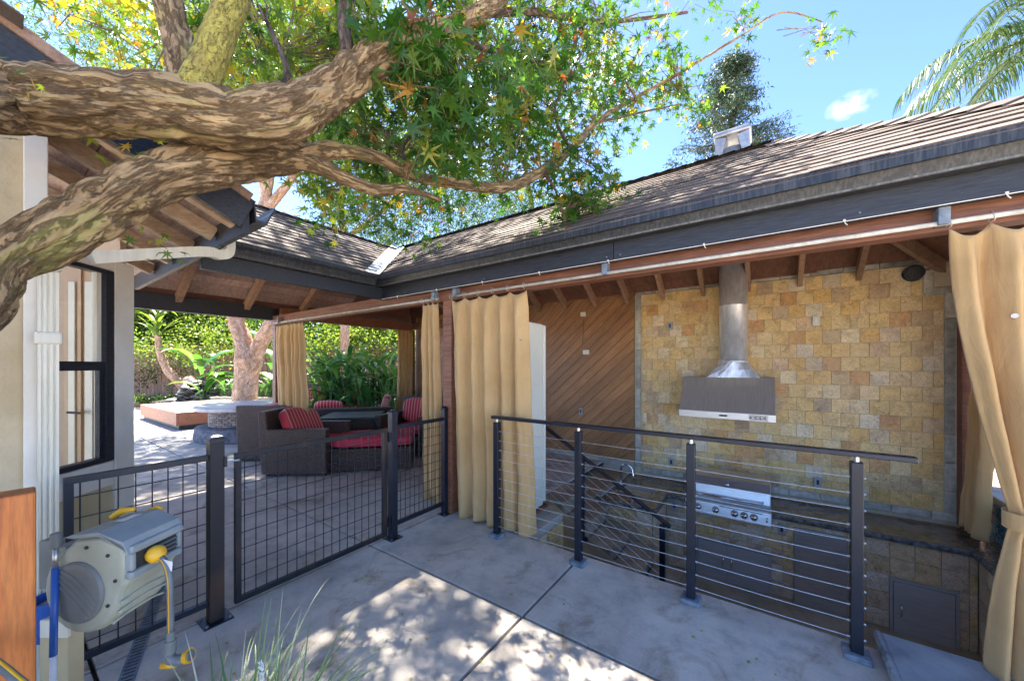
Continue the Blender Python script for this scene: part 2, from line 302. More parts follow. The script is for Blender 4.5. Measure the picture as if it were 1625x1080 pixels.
def wicker_mat():
    m, nt, b, o = new_mat('brown_wicker')
    tcn = nt.nodes.new('ShaderNodeTexCoord')
    sep = nt.nodes.new('ShaderNodeSeparateXYZ'); nt.links.new(tcn.outputs['Object'], sep.inputs[0])
    a = nt.nodes.new('ShaderNodeMath'); a.operation = 'ADD'; nt.links.new(sep.outputs[0], a.inputs[0]); nt.links.new(sep.outputs[1], a.inputs[1])
    def sinw(src, k):
        x = nt.nodes.new('ShaderNodeMath'); x.operation = 'MULTIPLY'; x.inputs[1].default_value = k; nt.links.new(src, x.inputs[0])
        s = nt.nodes.new('ShaderNodeMath'); s.operation = 'SINE'; nt.links.new(x.outputs[0], s.inputs[0]); return s.outputs[0]
    p = nt.nodes.new('ShaderNodeMath'); p.operation = 'MULTIPLY'; nt.links.new(sinw(a.outputs[0], 120), p.inputs[0]); nt.links.new(sinw(sep.outputs[2], 210), p.inputs[1])
    q = nt.nodes.new('ShaderNodeMath'); q.operation = 'ADD'; nt.links.new(p.outputs[0], q.inputs[0]); nt.links.new(ntex(nt, tcn.outputs['Object'], 18, 4), q.inputs[1])
    c = ramp(nt, q.outputs[0], [(.1, (.02, .012, .009)), (.6, (.065, .038, .027)), (1, (.15, .095, .07))])
    nt.links.new(c, b.inputs['Base Color']); b.inputs['Roughness'].default_value = .42; bump(nt, b, q.outputs[0], .8, .006); return m
M['wicker'] = wicker_mat()
def stripe_mat(name, c1, c2, k, axis=0):
    m, nt, b, o = new_mat(name)
    tcn = nt.nodes.new('ShaderNodeTexCoord'); sep = nt.nodes.new('ShaderNodeSeparateXYZ'); nt.links.new(tcn.outputs['Object'], sep.inputs[0])
    x = nt.nodes.new('ShaderNodeMath'); x.operation = 'MULTIPLY'; x.inputs[1].default_value = k; nt.links.new(sep.outputs[axis], x.inputs[0])
    s = nt.nodes.new('ShaderNodeMath'); s.operation = 'SINE'; nt.links.new(x.outputs[0], s.inputs[0])
    c = ramp(nt, s.outputs[0], [(.0, c1), (.55, c1), (.75, c2), (1, c2)])
    nt.links.new(c, b.inputs['Base Color']); b.inputs['Roughness'].default_value = .8; b.inputs['Sheen Weight'].default_value = .3; return m
M['redstripe'] = stripe_mat('red_striped_cloth', (.55, .025, .04), (.72, .32, .24), 110, 0)
M['red'] = simple('plain_red_cloth', (.55, .03, .06), (.68, .06, .1), 5, .8)
M['reel'] = simple('grey_green_plastic', (.33, .34, .255), (.40, .41, .315), 7, .5, bmp=.05, rvar=.15)
M['reel_top'] = simple('blue_grey_plastic', (.22, .255, .255), (.29, .32, .315), 7, .45, bmp=.05, rvar=.15)
M['reel_dark'] = simple('dark_grey_plastic', (.13, .14, .13), (.19, .2, .185), 5, .5)
M['yellow'] = simple('yellow_orange_plastic', (.72, .36, .015), (.8, .45, .03), 4, .4)
M['hose'] = simple('grey_hose', (.1, .115, .115), (.17, .185, .18), 12, .45)
M['blue'] = simple('blue_plastic', (.015, .075, .32), (.03, .12, .42), 5, .4)
M['paper'] = simple('white_label', (.62, .62, .6), (.78, .78, .76), 30, .6)
M['darkprint'] = simple('dark_print', (.02, .02, .02), (.04, .04, .04), 8, .6)
M['plastic_grey'] = simple('grey_outlet_plastic', (.28, .31, .31), (.34, .37, .37), 9, .4)
M['plastic_cream'] = simple('cream_outlet_plastic', (.6, .58, .48), (.68, .66, .56), 9, .4)
M['copperglass'] = None
def blueglass():
    m, nt, b, o = new_mat('blue_glass_tile'); v = coords(nt, 'pos', rand=True)
    n = ntex(nt, v, 9, 6, .6, 4)
    c = ramp(nt, n, [(.3, (.01, .09, .16)), (.5, (.03, .26, .38)), (.6, (.4, .62, .68)), (.7, (.02, .16, .25))])
    nt.links.new(c, b.inputs['Base Color']); b.inputs['Roughness'].default_value = .08; b.inputs['Coat Weight'].default_value = .6; return m
M['blueglass'] = blueglass()
M['pitfloor'] = simple('brown_kitchen_floor', (.34, .26, .16), (.48, .38, .25), 4, .6, bmp=.3)
M['stairstone'] = simple('brown_stair_stone', (.26, .21, .14), (.44, .36, .25), 5, .7, bmp=.4)
M['mosaic'] = simple('stacked_mosaic_stone', (.12, .085, .07), (.34, .27, .23), 10, .6, rand=True, bmp=.3)
M['firetop'] = simple('pink_grey_table_stone', (.38, .36, .38), (.6, .5, .5), 7, .35)
M['roughstone'] = simple('rough_grey_stone', (.10, .10, .12), (.26, .25, .28), 14, .8, bmp=1, bdist=.03)
M['indoor'] = simple('tan_interior_paint', (.4, .31, .21), (.46, .36, .25), 3, .7)
M['doorwood'] = simple('tan_french_door', (.42, .28, .16), (.5, .34, .2), 3, .5)
M['brownpaint'] = simple('brown_ledge', (.30, .22, .14), (.42, .31, .2), 3, .6)
M['shadeglass'] = simple('sheer_light_panel', (.62, .6, .5), (.7, .68, .58), 3, .4)

# ------------------------------------------------------------------ mesh helpers
WL = {}
class MB:
    def __init__(s): s.v = []; s.f = []
    def add(s, vs, fs):
        o = len(s.v); s.v += [tuple(x) for x in vs]; s.f += [tuple(i+o for i in f) for f in fs]; return s
    def box(s, x0, x1, y0, y1, z0, z1):
        if x0 > x1: x0, x1 = x1, x0
        if y0 > y1: y0, y1 = y1, y0
        if z0 > z1: z0, z1 = z1, z0
        return s.add([(x0,y0,z0),(x1,y0,z0),(x1,y1,z0),(x0,y1,z0),(x0,y0,z1),(x1,y0,z1),(x1,y1,z1),(x0,y1,z1)],
              [(0,3,2,1),(4,5,6,7),(0,1,5,4),(1,2,6,5),(2,3,7,6),(3,0,4,7)])
    def beam(s, p, q, w, h, up=(0, 0, 1)):
        p, q = Vector(p), Vector(q); d = (q-p).normalized(); sd_ = d.cross(Vector(up)).normalized(); u = sd_.cross(d)
        vs_ = [a + sd_*sx*w/2 + u*sz*h/2 for a in (p, q) for sx, sz in ((-1,-1),(1,-1),(1,1),(-1,1))]
        return s.add(vs_, [(3,2,1,0),(4,5,6,7),(0,1,5,4),(1,2,6,5),(2,3,7,6),(3,0,4,7)])
    def tube(s, pts, rad, n=8, cap=True):
        pts = [Vector(p) for p in pts]; rr = rad if isinstance(rad, (list, tuple)) else [rad]*len(pts)
        t0 = (pts[1]-pts[0]).normalized(); ref = t0.orthogonal().normalized(); o = len(s.v)
        for i, p in enumerate(pts):
            t = ((pts[min(i+1, len(pts)-1)]) - pts[max(i-1, 0)]).normalized()
            ref = (ref - t*ref.dot(t)).normalized(); b = t.cross(ref)
            for k in range(n):
                a = 2*math.pi*k/n; s.v.append(tuple(p + (ref*math.cos(a) + b*math.sin(a))*rr[i]))
        for i in range(len(pts)-1):
            for k in range(n):
                k2 = (k+1) % n; s.f.append((o+i*n+k, o+i*n+k2, o+(i+1)*n+k2, o+(i+1)*n+k))
        if cap: s.f.append(tuple(o+k for k in range(n))[::-1]); s.f.append(tuple(o+(len(pts)-1)*n+k for k in range(n)))
        return s
    def prism(s, poly, z0, z1):
        n = len(poly); o = len(s.v)
        s.v += [(x, y, z0) for x, y in poly] + [(x, y, z1) for x, y in poly]
        s.f += [tuple(o+i for i in range(n))[::-1], tuple(o+n+i for i in range(n))] + [(o+i, o+(i+1) % n, o+n+(i+1) % n, o+n+i) for i in range(n)]
        return s
    def loft(s, rings, cap=True):      # rings of equal point count
        n = len(rings[0]); o = len(s.v)
        for r in rings: s.v += [tuple(p) for p in r]
        for i in range(len(rings)-1):
            for k in range(n): s.f.append((o+i*n+k, o+i*n+(k+1) % n, o+(i+1)*n+(k+1) % n, o+(i+1)*n+k))
        if cap: s.f.append(tuple(o+k for k in range(n))[::-1]); s.f.append(tuple(o+(len(rings)-1)*n+k for k in range(n)))
        return s
    def lathe(s, prof, c=(0, 0, 0), n=24, cap=True):
        return s.loft([[(c[0]+r*math.cos(2*math.pi*k/n), c[1]+r*math.sin(2*math.pi*k/n), c[2]+z) for k in range(n)] for r, z in prof], cap)
    def slab(s, poly3, th):            # sloped polygon (3-D points) with thickness th downwards
        n = len(poly3); o = len(s.v)
        s.v += [tuple(p) for p in poly3] + [(p[0], p[1], p[2]-th) for p in poly3]
        s.f += [tuple(o+i for i in range(n)), tuple(o+n+i for i in range(n))[::-1]] + [(o+i, o+n+i, o+n+(i+1) % n, o+(i+1) % n) for i in range(n)]
        return s
    def build(s, name, mat, parent=None, bevel=0, smooth=False, seg=2):
        me = bpy.data.meshes.new(name); me.from_pydata(s.v, [], s.f); me.validate()
        bm = bmesh.new(); bm.from_mesh(me); bmesh.ops.recalc_face_normals(bm, faces=bm.faces); bm.to_mesh(me); bm.free()
        me.materials.append(mat)
        if smooth: me.shade_smooth()
        o = bpy.data.objects.new(name, me); COL.objects.link(o); attach(o, parent)
        if bevel:
            bv = o.modifiers.new('bevel', 'BEVEL'); bv.width = bevel; bv.segments = seg; bv.limit_method = 'ANGLE'; bv.angle_limit = R(40)
        return o
def attach(o, parent, loc=(0, 0, 0)):
    loc = Vector(loc)
    if parent is not None:
        o.parent = parent; o.location = loc - WL.get(parent.name, Vector((0, 0, 0)))
    else: o.location = loc
    WL[o.name] = loc
def tag(o, label=None, cat=None, group=None, kind=None):
    for k, v in (('label', label), ('category', cat), ('group', group), ('kind', kind)):
        if v: o[k] = v
    return o
def thing(name, label, cat, loc=(0, 0, 0), group=None):
    o = bpy.data.objects.new(name, None); COL.objects.link(o); o.empty_display_size = .1
    o.location = Vector(loc); WL[o.name] = Vector(loc); return tag(o, label, cat, group)
def struct(o): o['kind'] = 'structure'; return o
def copy_tree(o, parent=None):
    c = o.copy(); COL.objects.link(c); c.parent = parent
    for k in list(c.keys()):
        if k == 'label' and parent is None: del c[k]
    for ch in list(o.children): copy_tree(ch, c)
    return c
def unit_box(name, mat, bev=.06):
    me = bpy.data.meshes.new(name); bm = bmesh.new(); bmesh.ops.create_cube(bm, size=1)
    if bev: bmesh.ops.bevel(bm, geom=[e for e in bm.edges], offset=bev, segments=1, affect='EDGES')
    bm.to_mesh(me); bm.free(); me.materials.append(mat); return me
def raw_box_mesh(name, mat, sx, sy, sz, bev):
    me = bpy.data.meshes.new(name); bm = bmesh.new(); bmesh.ops.create_cube(bm, size=1)
    bmesh.ops.scale(bm, vec=(sx, sy, sz), verts=bm.verts)
    if bev: bmesh.ops.bevel(bm, geom=[e for e in bm.edges], offset=bev, segments=1, affect='EDGES')
    bm.to_mesh(me); bm.free(); me.materials.append(mat); return me
def np_join(name, base, faces, mats, mat, parent=None, kind='stuff'):
    """base (n,3), faces list of tuples, mats (N,4,4) -> one mesh"""
    N, n = len(mats), len(base)
    if N == 0: return None
    b4 = np.concatenate([np.asarray(base, float), np.ones((n, 1))], 1)
    vs_ = np.einsum('nij,kj->nki', mats, b4)[:, :, :3].reshape(-1, 3)
    lens = np.array([len(f) for f in faces]); flat = np.array([i for f in faces for i in f])
    me = bpy.data.meshes.new(name); me.vertices.add(N*n); me.vertices.foreach_set('co', vs_.ravel())
    loops = (flat[None, :] + (np.arange(N)*n)[:, None]).ravel()
    me.loops.add(len(loops)); me.loops.foreach_set('vertex_index', loops.astype(np.int32))
    L = np.tile(lens, N); st = np.concatenate([[0], np.cumsum(L)[:-1]])
    me.polygons.add(len(L)); me.polygons.foreach_set('loop_start', st.astype(np.int32)); me.polygons.foreach_set('loop_total', L.astype(np.int32))
    me.update(calc_edges=True); me.materials.append(mat)
    o = bpy.data.objects.new(name, me); COL.objects.link(o); attach(o, parent)
    if kind: o['kind'] = kind
    return o
def pieces(parent, name, mesh, mats, limit=300, rest=None):
    """mats: list of 4x4 world matrices. Nearest visible `limit` become objects, the rest one joined part"""
    def key(m):
        p = m.translation; x, y, d = pix(p); return d + (0 if in_view(p, 60) else 1000)
    mats = sorted(mats, key=key)
    pl = WL.get(parent.name, Vector((0, 0, 0))) if parent else Vector((0, 0, 0))
    for m in mats[:limit]:
        o = bpy.data.objects.new(name, mesh); COL.objects.link(o); o.parent = parent
        mm = m.copy(); mm.translation = m.translation - pl; o.matrix_local = mm
    if len(mats) > limit:
        b = [tuple(v.co) for v in mesh.vertices]; f = [tuple(p.vertices) for p in mesh.polygons]
        np_join(rest or name+'_field', b, f, np.array([[list(r) for r in m] for m in mats[limit:]]), mesh.materials[0], parent)
def TRS(p, rot=None, s=(1, 1, 1)):
    m = Matrix.Translation(p)
    if rot is not None: m = m @ rot.to_4x4()
    return m @ Matrix.Diagonal((*s, 1))
def frame(ux, uy, uz): return Matrix((ux, uy, uz)).transposed()
def catmull(pts, k):
    out = []; n = len(pts)
    for i in range(n-1):
        p0, p1, p2, p3 = pts[max(i-1, 0)], pts[i], pts[i+1], pts[min(i+2, n-1)]
        for j in range(k):
            t = j/k
            out.append([.5*((2*b) + (c-a)*t + (2*a-5*b+4*c-d)*t*t + (-a+3*b-3*c+d)*t**3) for a, b, c, d in zip(p0, p1, p2, p3)])
    out.append(list(pts[-1])); return out

# ------------------------------------------------------------------ large structure: ground, patio, kitchen pit
SLOPE = .632; EAVE = 2.482
g = MB()
for (x0, x1, y0, y1) in ((-300, -2.1, -300, 300), (2.0, 300, -300, 300), (-2.1, 2.0, -300, 2.66), (-2.1, 2.0, 5.8, 300)):
    g.add([(x0, y0, -.07), (x1, y0, -.07), (x1, y1, -.07), (x0, y1, -.07)], [(0, 1, 2, 3)])
struct(g.build('ground', M['pale_ground']))  # ground colour made pale to bounce sunlight into the kitchen
for (x0, x1, y0, y1) in ((-2.7, 2.0, -12, -2.5), (2.2, 14, -12, 1.4)): struct(MB().box(x0, x1, y0, y1, -.06, -.004).build('bounce_pavement', M['concrete']))  # unseen paving added to bounce sunlight into the sunken kitchen
patio = struct(MB().box(-2.1, 2.2, -2.5, 2.69, -.066, -.03).box(-15, -2.104, -2.5, 14, -.066, -.03).build('patio', M['joint']))
G = .009
xs = [-14.6, -12.4, -10.2, -8.0, -6.9, -5.55, -4.2, -2.72, -1.196, 2.15]; ys = [-2.4, .30, 1.83, 3.4, 5.0, 6.9, 8.9, 11.0, 13.8]
for i in range(len(xs)-1):
    for j in range(len(ys)-1):
        x0, x1, y0, y1 = xs[i], xs[i+1], ys[j], ys[j+1]
        if x0 >= -1.2 and y0 >= 1.8: y1 = 2.70
        if x0 >= -2.8 and y0 > 1.83: continue
        if x0 < -2.8 < -2.72 and abs(x1+2.72) < .01 and y0 >= 3: x1 = -2.104
        if abs(x0+2.72) < .01 and y0 == 1.83: y1 = 2.70
        dz = 0 if j < 3 else 0
        MB().box(x0+G, x1-G, y0+G, y1-G, -.03, 0).build('concrete_slab', M['concrete'], patio, bevel=.004)
for (y0, y1) in ((2.705, 3.4-G),): MB().box(-2.72+G, -2.106, y0, y1, -.03, 0).build('concrete_slab', M['concrete'], patio)
# slab edge body above kitchen pit
MB().box(-1.70, 2.15, 2.50, 2.698, -1.03, -.068).build('slab_edge', M['concrete_warm'], patio)
struct(MB().box(-1.7, 1.96, 2.70, 5.6, -1.10, -1.03).build('kitchen_floor', M['pitfloor']))

# landing block beside the fridge and the stairs
st = struct(MB().box(-2.1, -1.71, 2.70, 3.34, -1.03, -.075).build('stair_landing', M['concrete_warm']))
MB().box(-2.104, -1.70, 2.705, 3.36, -.075, .0).build('landing_cap', M['concrete_warm'], st, bevel=.01)
tile_mesh = [raw_box_mesh('travertine_tile', M['tile'], .156, .010, .156, .0015)]
tile_low = raw_box_mesh('travertine_tile_low', M['tile_low'], .158, .014, .168, .002)
ms = [TRS((-1.704, 2.79+.166*k, -.165-.17*r), Matrix.Rotation(R(90), 3, 'Z')) for k in range(4) for r in range(5)]
pieces(st, 'landing_tile', tile_mesh[0], ms)
stairs = struct(MB().box(-2.1, -2.0, 3.62, 4.28, -1.03, -.05).build('stairs', M['stairstone']))
for k in range(6):
    x0 = -2.1 + .27*k; z = -.172*k
    MB().box(x0, x0+.29 if k < 5 else x0+.26, 3.62, 4.28, z-.05, z-.004*(k > 0)).build('stair_tread', M['stairstone'], stairs, bevel=.008)
    MB().box(x0+.02, x0+.25, 3.64, 4.27, -1.03, z-.05).build('stair_riser', M['stairstone'], stairs)
MB().add([(-2.1, 3.60, -.0), (-2.0, 3.60, -.0), (-.55, 3.60, -.92), (-.55, 3.60, -1.03), (-2.1, 3.60, -1.03), (-2.1, 3.62, -.0), (-2.0, 3.62, -.0), (-.55, 3.62, -.92), (-.55, 3.62, -1.03), (-2.1, 3.62, -1.03)],
     [(0, 1, 2, 3, 4), (9, 8, 7, 6, 5), (0, 5, 6, 1), (1, 6, 7, 2), (2, 7, 8, 3), (4, 3, 8, 9), (0, 4, 9, 5)]).build('stair_stringer', M['brownpaint'], stairs)

# ------------------------------------------------------------------ kitchen back wall
YW = 5.6
kw = thing('kitchen_wall', 'tall kitchen wall with diagonal brown boards on the left and gold travertine tiles on the right', 'wall', (-2.4, YW, -1.03))
MB().box(-6.6, 1.68, YW+.02, YW+.16, -1.03, 2.64).build('wall_core', M['brownpaint'], kw)
xT0 = -1.53; xT1 = 1.50
MB().box(xT0-.1, 1.66, YW+.0065, YW+.019, -.14, 2.56).build('grout_bed', M['grout'], kw)
xn = on_y(1466, 415, YW).x; zn = on_y(1466, 466, YW).z
ms = []
r = 0; z = .00
while z < 2.44:
    x = xT0 + (0 if r % 2 else -.082)
    while x < xT1:
        a, b = max(x, xT0), min(x+.160, xT1)
        if z > zn-.14 and b > xn-.02: b = min(b, xn-.02)
        if b-a > .03:
            ms.append(TRS(((a+b)/2, YW+.006+random.uniform(-.001, .001), z+.080), Matrix.Rotation(random.uniform(-.003, .003), 3, 'Y'), ((b-a-.003)/.156, 1, 1.005)))
        x += .160
    z += .160; r += 1
pieces(kw, 'wall_tile', tile_mesh[0], ms, 300, 'wall_tile_field')
trim = raw_box_mesh('trim_stone', M['trimstone'], .29, .03, .078, .006)
ms = []
x = xT0-.09
ztop = z+.045
while x < xn: ms.append(TRS((min(x+.147, xn-.14), YW+.003, ztop), None)); x += .294
zz = -.07
while zz < ztop-.1: ms.append(TRS((xT0-.045, YW+.003, zz+.2), Matrix.Rotation(R(90), 3, 'Y'), (1, 1, 1))); zz += .294
x = xT0
while x < xT1: ms.append(TRS((x+.147, YW-.004, -.045), None)); x += .294
ms.append(TRS((xn+.03, YW+.001, (ztop+zn)/2), Matrix.Rotation(R(90), 3, 'Y'), ((ztop-zn)/.29, 1, 1)))
ms.append(TRS((xn+.12, YW, zn+.02), None, (.8, 1, 1)))
for k in range(8): ms.append(TRS((xT1+.045, YW+.001, zn-.12-.294*k), Matrix.Rotation(R(90), 3, 'Y')))
pieces(kw, 'trim_stone', trim, ms)
def clip_poly(poly, x0, x1, z0, z1):
    for ax, v, sg in ((0, x0, 1), (0, x1, -1), (1, z0, 1), (1, z1, -1)):
        out = []
        for i in range(len(poly)):
            a, b = poly[i], poly[(i+1) % len(poly)]; da, db = (a[ax]-v)*sg, (b[ax]-v)*sg
            if da >= 0: out.append(a)
            if (da >= 0) != (db >= 0):
                t = da/(da-db); out.append((a[0]+(b[0]-a[0])*t, a[1]+(b[1]-a[1])*t))
        poly = out
        if len(poly) < 3: return []
    return poly
ang = R(42); bw = .128
u = (math.cos(ang), math.sin(ang)); nrm = (-math.sin(ang), math.cos(ang))
for k in range(-4, 48):
    c0 = k*bw; o0 = (-6.5, 2.7)
    pp = []
    # strips perpendicular to nrm, measured from top-left going down-right
    base = (o0[0]-nrm[0]*c0, o0[1]-nrm[1]*c0); b2 = (base[0]-nrm[0]*(bw-.005), base[1]-nrm[1]*(bw-.005))
    poly = [(base[0]+u[0]*t, base[1]+u[1]*t) for t in (-9, 9)] + [(b2[0]+u[0]*t, b2[1]+u[1]*t) for t in (9, -9)]
    poly = clip_poly(poly, -6.5, xT0-.105, .06, 2.60)
    if len(poly) < 3: continue
    cx = sum(p[0] for p in poly)/len(poly); cz = sum(p[1] for p in poly)/len(poly)
    # local axes so the grain follows the board
    mb = MB(); n = len(poly)
    loc = [((p[0]-cx)*u[0]+(p[1]-cz)*u[1], (p[0]-cx)*nrm[0]+(p[1]-cz)*nrm[1]) for p in poly]
    mb.add([(a, 0, b) for a, b in loc] + [(a, .02, b) for a, b in loc], [tuple(range(n)), tuple(range(n, 2*n))[::-1]] + [(i, n+i, n+(i+1) % n, (i+1) % n) for i in range(n)])
    o = mb.build('diagonal_board', M['diag'], kw)
    o.location = Vector((cx, YW-.004, cz)) - WL[kw.name]; o.rotation_euler = (0, -ang, 0)
MB().box(-6.5, xT0-.1, YW-.04, YW+.018, -.11, .05).build('concrete_baseboard', M['concrete_warm'], kw, bevel=.008)

# ------------------------------------------------------------------ pavilion roof
pv = thing('patio_pavilion', 'open L-shaped timber pavilion with brown shingle roof, dark fascia and gutters', 'pavilion', (-2.65, 2.72, 0))
def post(x, y, z0, z1, w=.11, mat='redbeam'): return MB().box(x-w/2, x+w/2, y-w/2, y+w/2, z0, z1).build('post', M[mat], pv, bevel=.006)
post(-2.66, 2.73, 0, 2.16, .12); post(-6.6, 2.73, 0, 2.16); post(-6.6, 5.5, 0, 2.3); post(1.72, 2.76, 0, 2.16); post(1.64, 5.52, -.1, 2.3, .12)
MB().box(-6.7, 1.80, 2.67, 2.77, 2.16, 2.31).build('header_beam', M['redbeam'], pv, bevel=.004)
MB().box(-6.7, -3.6, 5.50, 5.57, 2.32, 2.47).build('back_beam', M['redbeam'], pv, bevel=.004)
MB().box(-6.66, -6.56, 2.775, 5.49, 2.28, 2.46).build('end_beam', M['redbeam'], pv, bevel=.004)
MB().box(1.60, 1.72, 2.775, 5.45, 2.26, 2.46).build('end_beam', M['redbeam'], pv, bevel=.004)
# fascias (dark boards) and gutters
for (a, b) in ((-3.60, -.902), (-.898, 1.80)): MB().box(a, b, 2.575, 2.615, 2.255, 2.47).build('fascia_board', M['darkpaint'], pv, bevel=.003)
for x in (-3.2, -2.1, -.95, -.85, .4, 1.4):
    for z in (2.29, 2.42): MB().tube([(x, 2.576, z), (x, 2.572, z)], .005, 8).build('nail_head', M['plate'], pv)
MB().box(-3.64, -3.60, .95, 2.615, 2.255, 2.47).build('fascia_board', M['darkpaint'], pv, bevel=.003)
MB().box(1.80, 1.84, 2.575, 5.9, 2.255, 2.47).build('fascia_board', M['darkpaint'], pv)
def gutter(p, q, out):
    p, q, out = Vector(p), Vector(q), Vector(out)
    prof = [(0, 0), (.012, -.115), (.075, -.118), (.082, -.095), (.10, -.055), (.122, -.03), (.122, 0), (.112, .002), (.108, -.022), (.09, -.05), (.07, -.105), (.018, -.102), (.006, 0)]
    mb = MB(); mb.loft([[e + out*a + Vector((0, 0, b)) for a, b in prof] for e in (p, q)]); return mb
gutter((-3.585, 2.573, 2.5), (1.80, 2.573, 2.5), (0, -1, 0)).build('gutter', M['gutter'], pv)
gutter((-3.598, 2.44, 2.498), (-3.598, 1.02, 2.498), (1, 0, 0)).build('gutter', M['gutter'], pv)
MB().box(-3.47, 1.80, 2.488, 2.496, 2.383, 2.393).build('gutter_lip', M['gutter_worn'], pv)
MB().box(-3.6, 1.78, 2.5725, 2.5745, 2.256, 2.260).build('string_light_wire', M['white'], pv)
wl = thing('string_light', 'row of tiny white light clips along the lower edge of the dark fascia', 'string lights', (-1, 2.57, 2.25))
for k in range(9):
    x = -3.3+.6*k+random.uniform(-.04, .04); m_ = MB().tube([(x, 2.565, 2.262), (x+.004, 2.56, 2.245), (x+.012, 2.558, 2.232)], .0028, 6); m_.box(x-.004, x+.006, 2.556, 2.562, 2.254, 2.264); m_.build('light_clip', M['white'], wl)
# roof deck: polygons (plan) with plane heights
YR = 4.15; ZR = EAVE + SLOPE*1.7; XL = -6.75; XR = (-3.6+XL)/2
ZR2 = EAVE + SLOPE*(-3.6-XR)
def zf(y): return EAVE + SLOPE*(y-2.45)
front = [(-3.6, 2.45, EAVE), (1.73, 2.45, EAVE), (.03, YR, ZR), (-5.3, YR, ZR)]
MB().slab([Vector(p)+Vector((0, 0, -.0)) for p in front], .03).build('roof_deck', M['darkceil'], pv)
MB().slab([(-5.3, YR, ZR), (.03, YR, ZR), (1.73, 5.85, EAVE), (-7.0, 5.85, EAVE)], .03).build('roof_deck', M['darkceil'], pv)
MB().slab([(1.73, 2.45, EAVE), (1.73, 5.85, EAVE), (.03, YR, ZR)], .03).build('roof_deck', M['darkceil'], pv)
MB().slab([(-3.6, .95, EAVE), (-3.6, 2.45, EAVE), (XR, 2.45-3.6-XR, ZR2), (XR, .95, ZR2)], .03).build('roof_deck', M['darkceil'], pv)
MB().slab([(XL, .0, EAVE), (XR, .0, ZR2), (XR, 2.45-3.6-XR, ZR2), (-5.3, YR, ZR), (-7.0, 5.85, EAVE), (XL, 5.6, EAVE)], .03).build('roof_deck', M['darkceil'], pv)
MB().slab([(XR, .0, ZR2), (XR, .94, ZR2), (-3.6, .94, EAVE), (-3.6, .9, EAVE)], .02).build('roof_deck', M['darkceil'], pv)
# ceiling planks under the outer slope of the near wing, each a board
sl = math.atan(SLOPE); n = 13
for k in range(n):
    t0, t1 = k/n, (k+1)/n - .003
    xa, xb = XL+.15+(XR-XL-.15)*t0, XL+.15+(XR-XL-.15)*t1
    za, zb = EAVE+SLOPE*(xa-XL)-.034, EAVE+SLOPE*(xb-XL)-.034
    mb = MB().loft([[(xa, y, za), (xb, y, zb), (xb, y, zb-.018), (xa, y, za-.018)] for y in (.02, 3.9)]); mb.build('ceiling_plank', M['ceiling'], pv)
for k in range(12):
    t0, t1 = k/12, (k+1)/12-.004
    ya, yb = 5.70-(5.70-YR)*t0, 5.70-(5.70-YR)*t1
    za, zb = EAVE+SLOPE*(5.85-ya)-.034, EAVE+SLOPE*(5.85-yb)-.034
    MB().loft([[(x, ya, za), (x, yb, zb), (x, yb, zb-.018), (x, ya, za-.018)] for x in (-5.4, .5)]).build('ceiling_plank', M['darkceil'], pv)
# rafters
for k in range(5):
    y = -.12+.8*k
    MB().beam((XL+.05, y+.02, EAVE-.055-.06), (XR, y+.02, ZR2-.055-.06), .07, .11).build('rafter', M['rafter'], pv)
    if y > .9 and y < 2.5: MB().beam((-3.62, y, EAVE-.1), (XR, y, ZR2-.1), .05, .11).build('rafter', M['rafter'], pv)
for k in range(15):
    x = -5.9+.52*k
    if x > 1.6: break
    cut = max(0, x+.05)
    if cut > 1.45: break
    MB().beam((x, 5.75, EAVE-.055), (x, YR+.03+cut, ZR-.11-cut*SLOPE), .05, .12).build('rafter', M['rafter'], pv)
    if x > -3.5: MB().beam((x, 2.63, EAVE-.0), (x, YR-.03-cut, ZR-.11-cut*SLOPE), .05, .12).build('rafter', M['rafter'], pv)
MB().beam((1.62, 5.74, EAVE-.03), (.05, YR+.05, ZR-.12), .05, .14).build('hip_rafter', M['rafter'], pv)
MB().beam((1.60, 2.6, EAVE-.04), (.05, YR-.05, ZR-.12), .05, .14).build('hip_rafter', M['rafter'], pv)
MB().beam((-5.3, YR, ZR-.13), (.0, YR, ZR-.13), .05, .16).build('ridge_beam', M['rafter'], pv)
MB().box(-6.68, -6.60, .05, 2.66, 2.24, 2.45).build('outer_beam', M['darkpaint'], pv, bevel=.004)
MB().box(XL-.03, XL+.0, .0, 5.9, 2.33, 2.52).build('fascia_board', M['darkpaint'], pv)
# shingles
sh = raw_box_mesh('roof_shingle', M['shingle'], 1, .165, .007, .0)
def inside(poly, x, y):
    c = False; j = len(poly)-1
    for i in range(len(poly)):
        (xi, yi), (xj, yj) = poly[i], poly[j]
        if (yi > y) != (yj > y) and x < (xj-xi)*(y-yi)/(yj-yi)+xi: c = not c
        j = i
    return c
def shingles(o0, ux, up, poly, exposure=.125):
    """o0 eave origin, ux along eave, up = upslope unit vec; poly in (u,v)"""
    ux, up = Vector(ux), Vector(up); nn = ux.cross(up).normalized()
    if nn.z < 0: nn = -nn
    out = []; umin, umax = min(p[0] for p in poly), max(p[0] for p in poly); vmax = max(p[1] for p in poly); v = -.03; row = 0
    while v < vmax:
        x = umin - random.uniform(0, .3)
        while x < umax+.1:
            w = random.choice((.17, .22, .26, .31))
            cu, cv = x+w/2, v+.08
            if inside(poly, cu, max(cv, .01)):
                lift = random.choice((.0, .0, .001, .003))
                p = Vector(o0) + ux*cu + up*cv + nn*(.010+lift)
                rot = frame(ux, up, nn) @ Matrix.Rotation(-.075+random.uniform(-.01, .01), 3, 'X') @ Matrix.Rotation(random.uniform(-.006, .006), 3, 'Z')
                out.append(TRS(p, rot, ((w-.002), 1, 1)))
            x += w
        v += exposure*random.uniform(.98, 1.02); row += 1
    return out
L1 = math.hypot(1.7, 1.7*SLOPE); upf = Vector((0, 1, SLOPE)).normalized()
